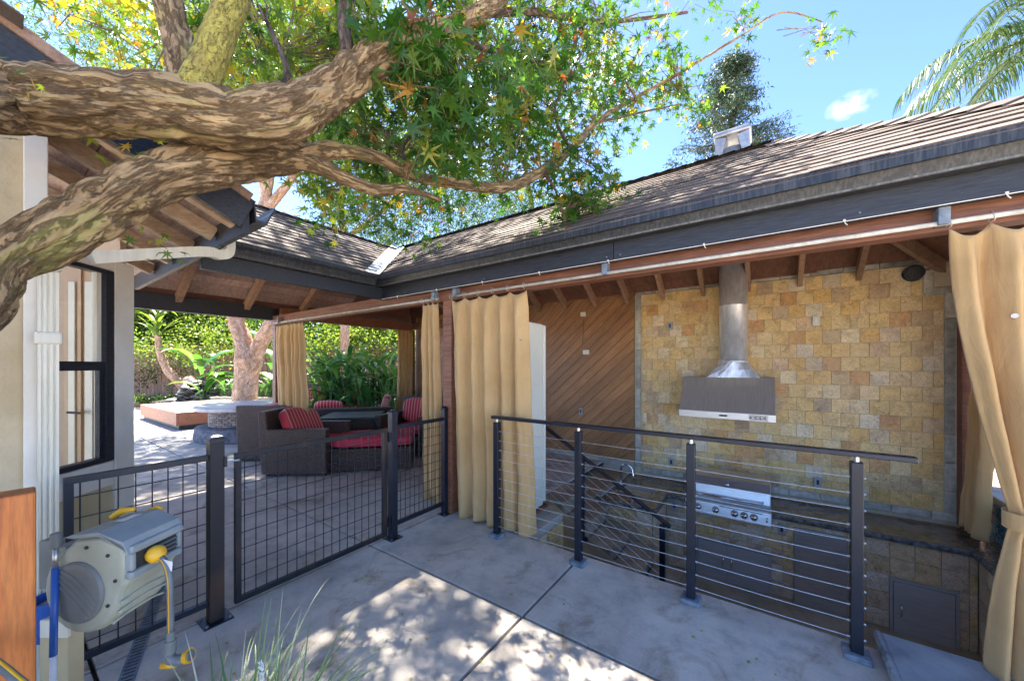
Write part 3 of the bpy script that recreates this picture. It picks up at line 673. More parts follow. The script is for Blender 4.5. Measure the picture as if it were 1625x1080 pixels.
ms = shingles((-3.6, 2.47, EAVE), (1, 0, 0), upf, [(0, 0), (5.33, 0), (3.63, L1), (-1.7, L1)])
L2 = math.hypot(-3.6-XR, ZR2-EAVE); upw = Vector((-1, 0, SLOPE)).normalized()
ms += shingles((-3.60, .98, EAVE), (0, 1, 0), upw, [(0, 0), (1.47, 0), (1.47+1.575, L2), (0, L2)])
pieces(pv, 'roof_shingle', sh, ms, 300, 'roof_shingle_field')
# ridge and hip caps
def caps(p, q, step=.14):
    p, q = Vector(p), Vector(q); d = (q-p); L = d.length; d.normalize(); out = []
    sd_ = d.cross(Vector((0, 0, 1))).normalized(); up_ = sd_.cross(d)
    k = 0
    while k*step < L:
        out.append(TRS(p + d*(k*step+.09) + up_*.012, frame(sd_, d, up_) @ Matrix.Rotation(-.09, 3, 'X') @ Matrix.Rotation(random.uniform(-.03, .03), 3, 'Z'), (1, 1, 1))); k += 1
    return out
capm = bpy.data.meshes.new('ridge_cap'); capm.from_pydata([(-.14, -.1, -.05), (0, -.1, .012), (.14, -.1, -.05), (-.14, .1, -.05), (0, .1, .012), (.14, .1, -.05), (-.14, -.1, -.064), (0, -.1, -.003), (.14, -.1, -.064)], [],
    [(0, 1, 4, 3), (1, 2, 5, 4), (0, 6, 7, 1), (1, 7, 8, 2)]); capm.materials.append(M['shingle'])
ms = caps((.03, YR, ZR), (-5.3, YR, ZR)) + caps((1.73, 2.45, EAVE-.005), (.03, YR, ZR-.005)) + caps((XR, .95, ZR2), (XR, 2.45-3.6-XR, ZR2))
pieces(pv, 'ridge_cap', capm, ms)
va, vb = Vector((-3.6, 2.45, EAVE)), Vector((-5.2, 4.05, EAVE+1.6*SLOPE))
off = Vector((.09, -.09, 0))
MB().add([va+Vector((.1, .03, .035)), va+Vector((-.03, -.1, .035)), vb+Vector((-.06, -.1, .07)), vb+Vector((.1, .06, .07)), va+Vector((0, 0, .018)), vb+Vector((0, 0, .03))],
     [(0, 4, 5, 3), (4, 1, 2, 5)]).build('valley_flashing', M['galv'], pv)
MB().box(-3.46, 1.80, 2.434, 2.449, 2.435, 2.496).build('drip_edge', M['gutter'], pv)
# curtain rod with brackets (part of the pavilion)
MB().tube([(-2.55, 2.625, 2.185), (1.70, 2.625, 2.185)], .0115, 12).build('curtain_rod', M['trimstone'], pv, smooth=True)
MB().tube([(-6.5, 2.64, 2.185), (-2.76, 2.64, 2.185)], .0115, 12).build('curtain_rod', M['trimstone'], pv, smooth=True)
for x in (-2.5, -.98, .70, -2.8, -6.3): MB().box(x-.02, x+.02, 2.60, 2.67, 2.175, 2.26).build('rod_bracket', M['plate'], pv, bevel=.004)

# roof vent above the hood duct
vt = thing('roof_vent', 'galvanised metal vent cap standing above the ridge of the kitchen roof', 'roof vent', (-.34, 5.38, 2.8))
MB().tube([(-.34, 5.38, 2.75), (-.34, 5.38, 4.2)], .16, 20).build('duct', M['ventmetal'], vt, smooth=True)
vx, vy = -.34, 5.38; hw = .18
for sx in (-1, 1):
    MB().add([(vx+sx*hw, vy-hw, 4.05), (vx+sx*hw, vy+hw, 4.05), (vx+sx*hw, vy+hw, 4.33), (vx+sx*hw, vy-hw, 4.33), (vx+sx*(hw-.06), vy-hw, 4.05), (vx+sx*(hw-.06), vy+hw, 4.05), (vx+sx*(hw-.12), vy+hw, 4.31), (vx+sx*(hw-.12), vy-hw, 4.31)],
         [(0, 1, 2, 3), (4, 7, 6, 5), (0, 3, 7, 4), (1, 5, 6, 2), (0, 4, 5, 1)]).build('vent_side', M['ventmetal'], vt)
MB().box(vx-hw-.02, vx+hw+.02, vy-hw-.02, vy+hw+.02, 4.33, 4.40).build('vent_cap', M['ventmetal'], vt, bevel=.02)
MB().box(vx-hw, vx+hw, vy-hw, vy+hw, 3.99, 4.05).build('vent_base', M['ventmetal'], vt)

# ------------------------------------------------------------------ kitchen counter
kc = thing('kitchen_counter', 'U-shaped outdoor kitchen counter faced in travertine with brown granite top', 'counter', (0, 5.2, -1.03))
ZC = -.12; YF = 4.95; XS = -1.04; YP = 4.30
sink_c = on_z(1012, 779, ZC)
MB().box(XS, 1.52, YF+.02, YW-.05, -1.03, ZC-.045).build('counter_body', M['grout'], kc)
MB().box(-1.735, XS-.02, YP+.02, YW-.05, -1.03, ZC-.045).build('counter_body', M['grout'], kc)
MB().box(-2.9, -1.74, YP+.02, YW-.05, -.3, ZC-.03).build('ledge_body', M['brownpaint'], kc)
MB().box(-2.9, -1.745, YP+.0, YW-.045, ZC-.03, ZC+.0).build('side_ledge', M['brownpaint'], kc, bevel=.004)
MB().box(-2.9, -1.74, YP+.025, YP+.06, -1.03, -.31).build('ledge_body', M['grout'], kc)
MB().box(-1.74, -1.66, YP+.02, YW-.04, ZC+.001, ZC+.03).build('stone_curb', M['concrete_warm'], kc, bevel=.01)
# granite top pieces round the sink
sx0, sx1, sy0, sy1 = sink_c.x-.20, sink_c.x+.20, sink_c.y-.16, sink_c.y+.20
gt = MB()
for (x0, x1, y0, y1) in ((-1.655, sx0, YP-.02, YW-.03), (sx1, XS+.02, YP-.02, YW-.03), (sx0, sx1, YP-.02, sy0), (sx0, sx1, sy1, YW-.03)): gt.box(x0, x1, y0, y1, ZC-.04, ZC)
gt.box(XS+.021, 1.50, YF-.03, YW-.03, ZC-.04, ZC)
gt.box(1.501, 1.76, 2.95, YW-.03, ZC-.04, ZC+.0)
gt.build('granite_top', M['granite'], kc)
def rough_edge(p, q, nrm_, h=.055, n=90):
    p, q, nn = Vector(p), Vector(q), Vector(nrm_); rings = []
    for i in range(n+1):
        c = p.lerp(q, i/n); ring = []
        for (a, b) in ((-.004, .001), (.012, .0), (.022, -.02), (.016, -.045), (-.004, -h)):
            k = noise.noise(c*28 + Vector((a*90, b*90, 0)))*.011 if a > 0 else 0
            ring.append(c + nn*(a+k) + Vector((0, 0, b+k*.4)))
        rings.append(ring)
    return MB().loft(rings)
rough_edge((XS+.02, YF-.03, ZC), (1.50, YF-.03, ZC), (0, -1, 0)).build('granite_edge', M['granite_edge'], kc)
rough_edge((-1.655, YP-.02, ZC), (XS+.02, YP-.02, ZC), (0, -1, 0), n=40).build('granite_edge', M['granite_edge'], kc)
rough_edge((XS+.02, YP-.02, ZC), (XS+.02, YF-.03, ZC), (1, 0, 0), n=40).build('granite_edge', M['granite_edge'], kc)
rough_edge((1.50, 2.95, ZC+.004), (1.50, YF+.2, ZC+.004), (-1, 0, 0), .075, n=90).build('granite_edge', M['granite_edge'], kc)
# return leg under the right counter
MB().box(1.54, 1.745, 2.9, YW-.05, -1.03, ZC-.045).build('counter_body', M['grout'], kc)
d0 = on_y(1103, 842, YF); d1 = on_y(1224, 878, YF); d2 = on_y(1224, 958, YF)
f0 = on_y(1259, 835, YF); f1 = on_y(1345, 860, YF); f2 = on_y(1259, 962, YF)
a0 = on_y(1411, 915, YF); a1 = on_y(1522, 941, YF); a2 = on_y(1411, 1009, YF)
holes = [(d0.x, d1.x, d2.z, d1.z), (f0.x, f1.x, f2.z-.02, f0.z), (a0.x, a1.x, a2.z, a0.z), (on_y(1088, 800, 4.93).x, on_y(1224, 800, 4.93).x, -.26, 0)]
tm = []
def face_tiles(x0, x1, z0, z1, y, w=.166, h=.172, axis='x', holes=()):
    zz_ = z1
    rr = 0
    while zz_ > z0+.02:
        zb = max(zz_-h, z0); xx = x0
        while xx < x1-.01:
            xe = min(xx+w, x1); segs = [(xx, xe, zb, zz_)]
            for (hx0, hx1, hz0, hz1) in holes:
                ns = []
                for (a, b, c, d) in segs:
                    if b <= hx0 or a >= hx1 or d <= hz0 or c >= hz1: ns.append((a, b, c, d)); continue
                    if a < hx0: ns.append((a, hx0, c, d))
                    if b > hx1: ns.append((hx1, b, c, d))
                    ia, ib = max(a, hx0), min(b, hx1)
                    if d > hz1: ns.append((ia, ib, hz1, d))
                    if c < hz0: ns.append((ia, ib, c, hz0))
                segs = ns
            for (a, b, c, d) in segs:
                if b-a < .015 or d-c < .015: continue
                sc__ = ((b-a-.003)/.158, 1, (d-c-.003)/.168)
                if axis == 'x': tm.append(TRS(((a+b)/2, y+random.uniform(-.001, .001), (c+d)/2), None, sc__))
                else: tm.append(TRS((y, (a+b)/2, (c+d)/2), Matrix.Rotation(R(90), 3, 'Z'), sc__))
            xx = xe
        zz_ = zb; rr += 1
face_tiles(XS+.03, 1.53, -1.02, ZC-.05, YF+.014, holes=holes)
face_tiles(-1.735, XS-.02, -1.02, ZC-.05, YP+.014)
face_tiles(-2.9, -1.745, -1.02, ZC-.035, YP+.014)
face_tiles(YP+.02, YF, -1.02, ZC-.05, XS-.006, axis='y')
face_tiles(2.95, YF-.02, -1.02, ZC-.06, 1.534, axis='y')
pieces(kc, 'counter_tile', tile_low, tm)
# doors in the counter
def steel_door(x0, x1, z0, z1, y, split=None, hx=None):
    fr = MB(); t = .022
    fr.box(x0, x1, y-.006, y+.02, z1-t, z1).box(x0, x1, y-.006, y+.02, z0, z0+t).box(x0, x0+t, y-.006, y+.02, z0+t, z1-t).box(x1-t, x1, y-.006, y+.02, z0+t, z1-t)
    f = fr.build('door_frame', M['steel_door'], kc, bevel=.002)
    segs = [(x0+t+.004, x1-t-.004)] if split is None else [(x0+t+.004, split-.002), (split+.002, x1-t-.004)]
    for i, (a, b) in enumerate(segs):
        d = MB().box(a, b, y-.012, y+.015, z0+t+.004, z1-t-.004).build('access_door', M['steel_door'], kc, bevel=.002)
        h = hx[i]; zc = (z0+z1)/2 + .03*(split is not None)*2
        MB().tube([(h, y-.012, zc-.055), (h, y-.035, zc-.04), (h, y-.04, zc), (h, y-.035, zc+.04), (h, y-.012, zc+.055)], .007, 8).build('door_handle', M['chrome'], d, smooth=True)
sp = on_y(1153, 880, YF).x
steel_door(holes[0][0], holes[0][1], holes[0][2], holes[0][3], YF, sp, (sp-.035, sp+.05))
steel_door(holes[2][0], holes[2][1], holes[2][2], holes[2][3], YF, None, (holes[2][0]+.075,))
# sink basin and faucet
sb = MB()
sb.box(sx0, sx1, sy0, sy1, ZC-.2, ZC-.19); sb.box(sx0, sx0+.008, sy0, sy1, ZC-.19, ZC+.004); sb.box(sx1-.008, sx1, sy0, sy1, ZC-.19, ZC+.004)
sb.box(sx0, sx1, sy0, sy0+.008, ZC-.19, ZC+.004); sb.box(sx0, sx1, sy1-.008, sy1, ZC-.19, ZC+.004)
snk = sb.build('sink_basin', M['steel'], kc)
fx, fy = sx0-.06, sy0+.28
fa = thing('gooseneck_faucet', 'chrome gooseneck faucet standing left of the small bar sink', 'faucet', (fx, fy, ZC))
arc = [(fx, fy, ZC), (fx, fy, ZC+.22)] + [(fx+.075-.075*math.cos(a), fy-.02*math.sin(a), ZC+.22+.075*math.sin(a)) for a in [i*math.pi/10 for i in range(1, 10)]] + [(fx+.165, fy-.01, ZC+.16), (fx+.175, fy-.01, ZC+.12)]
MB().tube(arc, [.012]*(len(arc)-2)+[.014, .015], 12).build('spout', M['chrome'], fa, smooth=True)
MB().tube([(fx, fy, ZC), (fx, fy, ZC+.03)], .026, 16).build('base_ring', M['chrome'], fa, smooth=True)
MB().tube([(fx-.02, fy-.03, ZC+.05), (fx-.05, fy-.1, ZC+.07)], .008, 8).build('lever', M['chrome'], fa, smooth=True)

# ------------------------------------------------------------------ grill
gx0, gx1 = on_y(1088, 800, 4.93).x, on_y(1224, 800, 4.93).x
gr = thing('built_in_grill', 'stainless built-in gas grill with domed lid set in the granite counter', 'grill', ((gx0+gx1)/2, 5.2, ZC))
prof = [(5.50, ZC+.01), (5.50, ZC+.20), (5.44, ZC+.27), (5.34, ZC+.30), (5.22, ZC+.295), (5.10, ZC+.25), (5.03, ZC+.17), (5.0, ZC+.05), (5.0, ZC+.01)]
MB().loft([[(x, y, z) for y, z in prof] for x in (gx0+.03, gx1-.005)]).build('lid', M['steel'], gr, bevel=.012, seg=3)
MB().box(gx0, gx1, 4.955, 5.52, ZC+.001, ZC+.009).build('grill_deck', M['steel'], gr)
cpz0, cpz1 = ZC-.135, ZC+.004
MB().add([(x, y, z) for x in (gx0, gx1) for y, z in ((4.86, cpz0), (4.93, cpz0), (4.93, cpz1), (4.89, cpz1))], [(3, 2, 1, 0), (4, 5, 6, 7), (0, 1, 5, 4), (1, 2, 6, 5), (2, 3, 7, 6), (3, 0, 4, 7)]).build('control_panel', M['steel'], gr, bevel=.006)
MB().tube([(gx0+.07, 4.985, ZC+.075), (gx0+.08, 4.93, ZC+.075), (gx1-.09, 4.93, ZC+.075), (gx1-.08, 4.985, ZC+.075)], .012, 12).build('lid_handle', M['chrome'], gr, smooth=True)
for px in (1090, 1107, 1135, 1165, 1180.5, 1196):
    c = on_y(px, 800, 4.865)
    if c.x < gx0+.02: c.x = gx0+.05
    kb = MB().tube([(c.x, 4.874, ZC-.065), (c.x, 4.835, ZC-.07)], [.031, .027], 20).build('knob', M['chrome'], gr, smooth=True)
    MB().tube([(c.x, 4.880, ZC-.065), (c.x, 4.868, ZC-.066)], .037, 20).build('bezel', M['steel_dark'], kb)
    MB().box(c.x-.004, c.x+.004, 4.822, 4.837, ZC-.095, ZC-.045).build('grip', M['steel'], kb)
for dz in (-.05, -.075, -.09): MB().box(gx1-.05, gx1-.035, 4.862, 4.868, ZC+dz-.004, ZC+dz+.004).build('button', M['darkprint'], gr)
tg = on_y(1154, 758, 5.08)
MB().tube([(tg.x, 5.03, ZC+.2), (tg.x, 5.015, ZC+.198)], .022, 20).build('thermometer', M['chrome'], gr, smooth=True)
MB().box(gx1-.5, gx1-.08, 4.862, 4.866, cpz1-.018, cpz1-.014).build('heat_slot', M['darkprint'], gr)
# under-counter fridge
uf = thing('undercounter_fridge', 'brushed stainless undercounter fridge between the grill doors and the right access door', 'fridge', ((f0.x+f1.x)/2, YF, -1.03))
MB().box(f0.x+.004, f1.x-.004, YF-.022, YF+.3, f2.z-.02, f0.z-.004).build('fridge_door', M['steel'], uf, bevel=.004)
MB().box(f0.x+.004, f1.x-.004, YF-.0, YF+.02, -1.02, f2.z-.025).build('toe_grille', M['darkprint'], uf)
MB().box(f0.x+.01, f1.x-.01, YF-.028, YF-.0225, f0.z-.02, f0.z-.012).build('top_trim', M['darkprint'], uf)
# ------------------------------------------------------------------ hood
hd = thing('range_hood', 'stainless range hood with round duct on the gold tiled wall above the grill', 'range hood', (-.4, 5.3, .86))
hx0, hx1 = -.90, .095; hz = .865
pf = [(5.0, hz), (5.585, hz), (5.585, hz+.49), (5.30, hz+.49), (5.0, hz+.085)]
MB().loft([[(x, y, z) for y, z in [(5.0+.004, hz+.085), (5.585, hz+.085), (5.585, hz+.49), (5.30, hz+.49)]] for x in (hx0+.002, hx1-.002)]).build('canopy', M['steel_dark'], hd, bevel=.004)
MB().box(hx0, hx1, 5.0, 5.585, hz, hz+.084).build('front_lip', M['steel'], hd, bevel=.004)
bx = on_y(1147, 660, 4.99).x
MB().box(bx-.045, bx+.045, 4.996, 4.9995, hz+.03, hz+.055).build('badge', M['steel_dark'], hd)
MB().box(bx-.04, bx+.04, 4.994, 4.9955, hz+.034, hz+.051).build('badge_plate', M['darkprint'], hd)
def text(s, loc, size, rot, mat, parent, name='lettering'):
    c = bpy.data.curves.new(name, 'FONT'); c.body = s; c.size = size; c.align_x = 'CENTER'; c.align_y = 'CENTER'; c.extrude = .0006
    t = bpy.data.objects.new(name, c); dg = bpy.context.evaluated_depsgraph_get(); COL.objects.link(t)
    dg.update(); me = bpy.data.meshes.new_from_object(t.evaluated_get(bpy.context.evaluated_depsgraph_get())); bpy.data.objects.remove(t)
    me.materials.clear(); me.materials.append(mat); o = bpy.data.objects.new(name, me); COL.objects.link(o); attach(o, parent)
    o.location = Vector(loc) - WL.get(parent.name, Vector()); o.rotation_euler = rot; return o
cpx0, cpx1 = on_y(1188, 668, 4.99).x, on_y(1218, 668, 4.99).x
MB().box(cpx0, cpx1, 4.994, 4.9995, hz+.012, hz+.072).build('control_plate', M['steel_dark'], hd, bevel=.002)
for i in range(4):
    x = cpx0 + (cpx1-cpx0)*(i+.5)/4
    MB().tube([(x, 4.994, hz+.042), (x, 4.975, hz+.042)], .014, 14).build('switch_knob', M['chrome'], hd, smooth=True)
dx, dy, dr = -.337, 5.385, .155
# square to round transition
n = 24; rings = []
for k, t in enumerate((0, .5, 1)):
    ring = []
    for i in range(n):
        a = 2*math.pi*i/n; ca, sa = math.cos(a), math.sin(a); q = .19/max(abs(ca), abs(sa)); rr = q*(1.45 if False else 1.0)
        sqx, sqy = ca*q*1.5, sa*q*.95; cx_, cy_ = ca*(dr+.012), sa*(dr+.012)
        ring.append((dx+sqx*(1-t)+cx_*t, dy+sqy*(1-t)+cy_*t, hz+.49+.19*t))
    rings.append(ring)
MB().loft(rings).build('duct_collar', M['galv'], hd)
MB().lathe([(dr, hz+.66), (dr, hz+1.38), (dr+.003, hz+1.385), (dr+.003, hz+1.395), (dr, hz+1.40), (dr, 2.85)], (dx, dy, 0), 40).build('duct', M['galv'], hd, smooth=True)
MB().lathe([(dr+.004, hz+.675), (dr+.012, hz+.68), (dr+.012, hz+.70), (dr+.004, hz+.705)], (dx, dy, 0), 40).build('duct_band', M['galv'], hd, smooth=True)

# ------------------------------------------------------------------ right end of the kitchen
rw = thing('half_wall', 'low end wall with cream concrete cap and blue glass tiles beside the right curtains', 'wall', (1.86, 4.2, -1.03))
MB().box(1.765, 1.95, 2.85, 5.58, -1.03, .24).build('wall_core', M['concrete_warm'], rw)
MB().box(1.70, 2.02, 2.82, 5.58, .24, .315).build('concrete_cap', M['concrete_warm'], rw, bevel=.01)
gm = raw_box_mesh('glass_tile', M['blueglass'], .172, .012, .172, .002)
ms = [TRS((1.757, 3.1+.176*k, -.03+.176*r), Matrix.Rotation(R(90), 3, 'Z')) for k in range(14) for r in range(2)]
pieces(rw, 'glass_tile', gm, ms)
sc2 = struct(MB().box(.50, 1.9, 2.2, 2.74, .002, .075).build('slate_curb', M['slate'], bevel=.012))
rough_edge((.50, 2.2, .075), (.50, 2.74, .075), (-1, 0, 0), .07, 50).build('slate_edge', M['slate'], sc2)
gb = struct(MB().prism([(2.0, 2.4), (9, 1.5), (12, 9), (6, 13), (1.0, 9), (-.5, 6.2), (2.0, 5.9)], -.06, .26).build('raised_gravel_bed', M['gravel']))

# ------------------------------------------------------------------ house at the left
hs = thing('house', 'beige stucco house corner with tan sloping eave, dark barge board and tall window', 'house', (-2.9, .1, 0))
HE, HS_, HX, HYE = 2.49, .46, -2.62, .91
def hz_(y): return HE + HS_*(HYE-y)
XW = -2.85
t35, t58 = on_x(36, 500, XW).y, on_x(59, 500, XW).y
MB().box(XW-.35, XW, -2.4, t58, -.05, 2.75).build('stucco_wall', M['stucco'], hs)
MB().box(XW+.001, XW+.03, t35, t58+.03, -.02, 2.72).build('corner_trim', M['white'], hs, bevel=.004)
MB().box(-3.62, XW, t58, t58+.025, -.02, 2.72).build('corner_trim', M['white'], hs)
W0 = Vector((-3.45, -.17, 0)); e = Vector((-.672, .7405, 0)).normalized(); nn = Vector((e.y, -e.x, 0))
def on_wall(px):
    r = ray(px, 580); # solve W0 + e s = r k
    det = r.x*(-e.y) - (-e.x)*r.y; k = (W0.x*(-e.y) - (-e.x)*W0.y)/det; return (Vector((r.x, r.y, 0))*k - W0).dot(e)
def wbox(mb, s0, s1, z0, z1, d0, d1):
    pts = [W0+e*s+nn*d+Vector((0, 0, z)) for z in (z0, z1) for s, d in ((s0, d0), (s1, d0), (s1, d1), (s0, d1))]
    return mb.add(pts, [(3, 2, 1, 0), (4, 5, 6, 7), (0, 1, 5, 4), (1, 2, 6, 5), (2, 3, 7, 6), (3, 0, 4, 7)])
sc0, sc1 = on_wall(176), on_wall(206); swr = on_wall(172); sml = on_wall(60)
wbox(MB(), sc0, sc1, -.02, 2.30, -.12, .03).build('corner_board', M['white'], hs, bevel=.004)
wbox(MB(), 0, sc0, -.02, .60, -.12, 0).build('lower_wall', M['siding'], hs)
for k in range(4):
    a = MB(); z0 = .58-.14*(k+1)
    pts = [W0+e*s+nn*d+Vector((0, 0, z)) for s in (.0, sc0-.002) for d, z in ((.001, z0), (.018, z0), (.006, z0+.137), (.001, z0+.137))]
    a.add(pts, [(3, 2, 1, 0), (4, 5, 6, 7), (0, 1, 5, 4), (1, 2, 6, 5), (2, 3, 7, 6), (3, 0, 4, 7)]).build('siding_board', M['siding'], hs)
wbox(MB(), 0, sc0-.002, .60, .78, -.12, .02).build('sill_board', M['white'], hs, bevel=.004)
wbox(MB(), 0, sc0-.002, 2.22, 2.32, -.12, .02).build('head_board', M['white'], hs)
wn_ = MB()
fz0, fz1 = .785, 2.215; fw = .05
wbox(wn_, swr-fw*.9, swr+.02, fz0, fz1, -.05, .022); wbox(wn_, sml-.3, swr-fw*.9, fz0, fz0+.035, -.05, .022); wbox(wn_, sml-.3, swr-fw*.9, fz1-.03, fz1, -.05, .022)
zm = 1.5; wbox(wn_, sml-.3, swr-fw*.9, zm-.035, zm+.03, -.03, .018)
wnd = wn_.build('window', M['darkpaint'], hs, bevel=.003)
wbox(MB(), swr-fw*.9-.045, swr-fw*.9-.012, zm+.03, fz1-.03, -.035, .0).build('sash', M['downspout'], wnd)
wbox(MB(), swr-fw*.9-.03, swr-fw*.9-.002, fz0+.035, zm-.035, -.03, .005).build('sash', M['darkpaint'], wnd)
wbox(MB(), sml-.3, swr-fw*.9-.012, fz0+.02, fz1-.02, -.024, -.018).build('pane', M['glasspane'], wnd)
# what shows through the glass: tan french door
def vbox(px0, px1, z0, z1, d0, th):
    a0, a1 = W(px0, 580, d0), W(px1, 580, d0); bk = Vector((-SY, CY, 0))*th
    pts = [Vector((a.x, a.y, z)) for z in (z0, z1) for a in (a0, a1, a1+bk, a0+bk)]
    return MB().add(pts, [(3, 2, 1, 0), (4, 5, 6, 7), (0, 1, 5, 4), (1, 2, 6, 5), (2, 3, 7, 6), (3, 0, 4, 7)])
vbox(10, 190, .0, 2.6, 3.02, .05).build('interior_wall', M['indoor'], hs)
dr_ = vbox(101, 150, .3, 2.32, 2.97, .05).build('interior_door', M['doorwood'], hs, bevel=.004)
for (a, b) in ((107, 117), (133, 145)): vbox(a, b, .55, 2.18, 2.958, .01).build('door_pane', M['shadeglass'], dr_)
vbox(122, 127, .32, 2.31, 2.955, .014).build('door_bead', M['doorwood'], dr_)
hp = W(124, 655, 2.95); MB().tube([hp, W(124, 655, 2.90), W(106, 654, 2.90)], .010, 8).build('door_lever', M['darkprint'], dr_)
# sloping eave
MB().slab([(HX, HYE, HE+.0), (HX, -2.4, hz_(-2.4)), (-9, -2.4, hz_(-2.4)), (-9, HYE, HE)], .03).build('roof_deck', M['darkceil'], hs)
for k in range(12):
    y0, y1 = HYE-.02-.27*k, HYE-.02-.27*(k+1)+.006
    MB().slab([(HX-.0, y0, hz_(y0)-.032), (HX-.0, y1, hz_(y1)-.032), (-5.5, y1, hz_(y1)-.032), (-5.5, y0, hz_(y0)-.032)], .016).build('soffit_board', M['ceiling'], hs)
M['lightrafter'] = wood('tan_rafter', (.3, .19, .11), (.42, .28, .17), (.5, .36, .23), mode='pos', grain=(6, 2, 6))
for x in (-2.70, -3.08, -3.55, -4.1, -4.7):
    MB().beam((x, HYE-.03, HE-.10), (x, -2.4, hz_(-2.4)-.09), .055, .09).build('rafter', M['lightrafter'], hs, bevel=.003)
MB().beam((HX+.02, HYE+.0, HE-.065), (HX+.02, -2.4, hz_(-2.4)-.065), .035, .19).build('barge_board', M['darkpaint'], hs, bevel=.003)
MB().beam((HX+.045, HYE+.01, HE+.035), (HX+.045, -2.4, hz_(-2.4)+.035), .012, .05).build('drip_edge', M['rafter'], hs)
MB().box(-5.5, HX-.0, HYE-.02, HYE+.015, HE-.18, HE-.02).build('fascia_board', M['darkpaint'], hs)
gutter((HX+.05, HYE+.02, HE+.01), (-5.4, HYE+.02, HE+.01), (0, 1, 0)).build('gutter', M['gutter'], hs)
uph = Vector((0, -1, HS_)).normalized()
ms = shingles((HX+.06, HYE+.03, HE+.015), (-1, 0, 0), uph, [(0, 0), (4.3, 0), (4.3, 1.8), (0, 1.8)], .14)
pieces(hs, 'roof_shingle', sh, ms, 200)
# downspout
def ribbed(pts, w, d, name, parent, mat, hb=None):
    pts = [Vector(p) for p in pts]; rings = []; sidev = Vector((CY, SY, 0))
    for i, p in enumerate(pts):
        t = (pts[min(i+1, len(pts)-1)]-pts[max(i-1, 0)]).normalized()
        b = hb if hb is not None else Vector((0, 1, 0)); b = Vector(b); a = b.cross(t).normalized(); ring = []
        prof = [(-.5, -.5), (-.5, .5), (-.36, .5), (-.30, .38), (-.2, .5), (-.1, .5), (0, .38), (.1, .5), (.2, .5), (.30, .38), (.36, .5), (.5, .5), (.5, -.5), (.36, -.5), (.3, -.38), (.2, -.5), (.1, -.5), (0, -.38), (-.1, -.5), (-.2, -.5), (-.3, -.38), (-.36, -.5)]
        rings.append([p + b*x*w + a*y*d for x, y in prof])
    return MB().loft(rings).build(name, mat, parent)
z2 = 2.26
ds = [(-3.1, .97, 2.40), (-3.1, .97, 2.335), (-3.09, .955, 2.285), (-3.065, .90, 2.255), (-3.0, .78, 2.235), (-2.83, .30, 2.05)]
ribbed(catmull([Vector(p) for p in ds], 5), .045, .062, 'downspout', hs, M['downspout'], (.927, .374, 0))
dsx, dsy = on_x(76, 500, -2.79).x, on_x(76, 500, -2.79).y
ribbed([(dsx, dsy, 2.06), (dsx, dsy, 1.9), (dsx, dsy, 1.0), (dsx, dsy, .02)], .062, .05, 'downspout', hs, M['downspout'])
MB().box(dsx-.02, dsx+.045, dsy-.04, dsy+.04, 1.94, 2.06).build('downspout_elbow', M['downspout'], hs, bevel=.02, seg=3)
pq = W(79, 526, 1.66); MB().box(dsx-.02, dsx+.033, dsy-.042, dsy+.042, 1.60, 1.66).build('downspout_strap', M['downspout'], hs, bevel=.01)

# ------------------------------------------------------------------ mesh fence and gate
XF = -2.67
def mesh_panel(parent, y0, y1, z0, z1, step=.10, name='frame', end_stiles=(True, True)):
    fr = MB(); t = .032
    fr.box(XF-t/2, XF+t/2, y0, y1, z1-t, z1); fr.box(XF-t/2, XF+t/2, y0, y1, z0, z0+t)
    if end_stiles[0]: fr.box(XF-t/2, XF+t/2, y0, y0+t, z0+t, z1-t)
    if end_stiles[1]: fr.box(XF-t/2, XF+t/2, y1-t, y1, z0+t, z1-t)
    fr.build(name, M['rustblack'] if name == 'gate_frame' else M['black'], parent, bevel=.002)
    y = y0+t+.02
    while y < y1-.01: MB().tube([(XF, y, z0+.02), (XF, y, z1-.02)], .0032, 6).build('mesh_wire', M['black'], parent); y += step*.62
    z = z1-step
    while z > z0+.03: MB().tube([(XF-.004, y0+.01, z), (XF-.004, y1-.01, z)], .0028, 6).build('mesh_wire', M['black'], parent); z -= step
def fence_post(parent, y, h=1.05, w=.07, mat='black'):
    p = MB().box(XF-w/2, XF+w/2, y-w/2, y+w/2, .008, h).build('post', M[mat], parent, bevel=.003)
    MB().loft([[(XF+a*s, y+b*s, z) for a, b in ((-1, -1), (1, -1), (1, 1), (-1, 1))] for s, z in ((w/2+.004, h), (w/2+.004, h+.018), (w/2-.006, h+.034), (.012, h+.042))]).build('post_cap', M['black'], p)
    MB().box(XF-w, XF+w, y-w, y+w, .0, .008).build('base_plate', M['black'], p)
    for a in (-1, 1):
        for b in (-1, 1): MB().tube([(XF+a*w*.78, y+b*w*.78, .008), (XF+a*w*.78, y+b*w*.78, .016)], .008, 8).build('bolt', M['plate'], p)
fl = thing('wire_fence', 'black wire mesh fence panel behind the hose reel, ending at the house downspout', 'fence', (XF, .48, 0), 'black wire mesh fence')
mesh_panel(fl, .20, .735, .10, .98, end_stiles=(True, False)); fence_post(fl, .77, mat='rustblack')
gt_ = thing('wire_gate', 'wide black wire mesh gate standing closed between two square posts', 'gate', (XF, 1.4, 0))
mesh_panel(gt_, .865, 1.955, .045, .965, name='gate_frame')
MB().tube([(XF+.03, .81, .93), (XF+.03, .88, .925)], .006, 8).build('latch', M['steel'], gt_)
MB().box(XF+.0, XF+.045, .80, .815, .90, .96).build('latch_plate', M['black'], gt_)
for z in (.12, .85): MB().box(XF-.01, XF+.03, 1.957, 1.975, z, z+.08).build('hinge', M['black'], gt_)
fr_ = thing('wire_fence', 'short black wire mesh fence panel right of the gate, ending at the curtain', 'fence', (XF, 2.35, 0), 'black wire mesh fence')
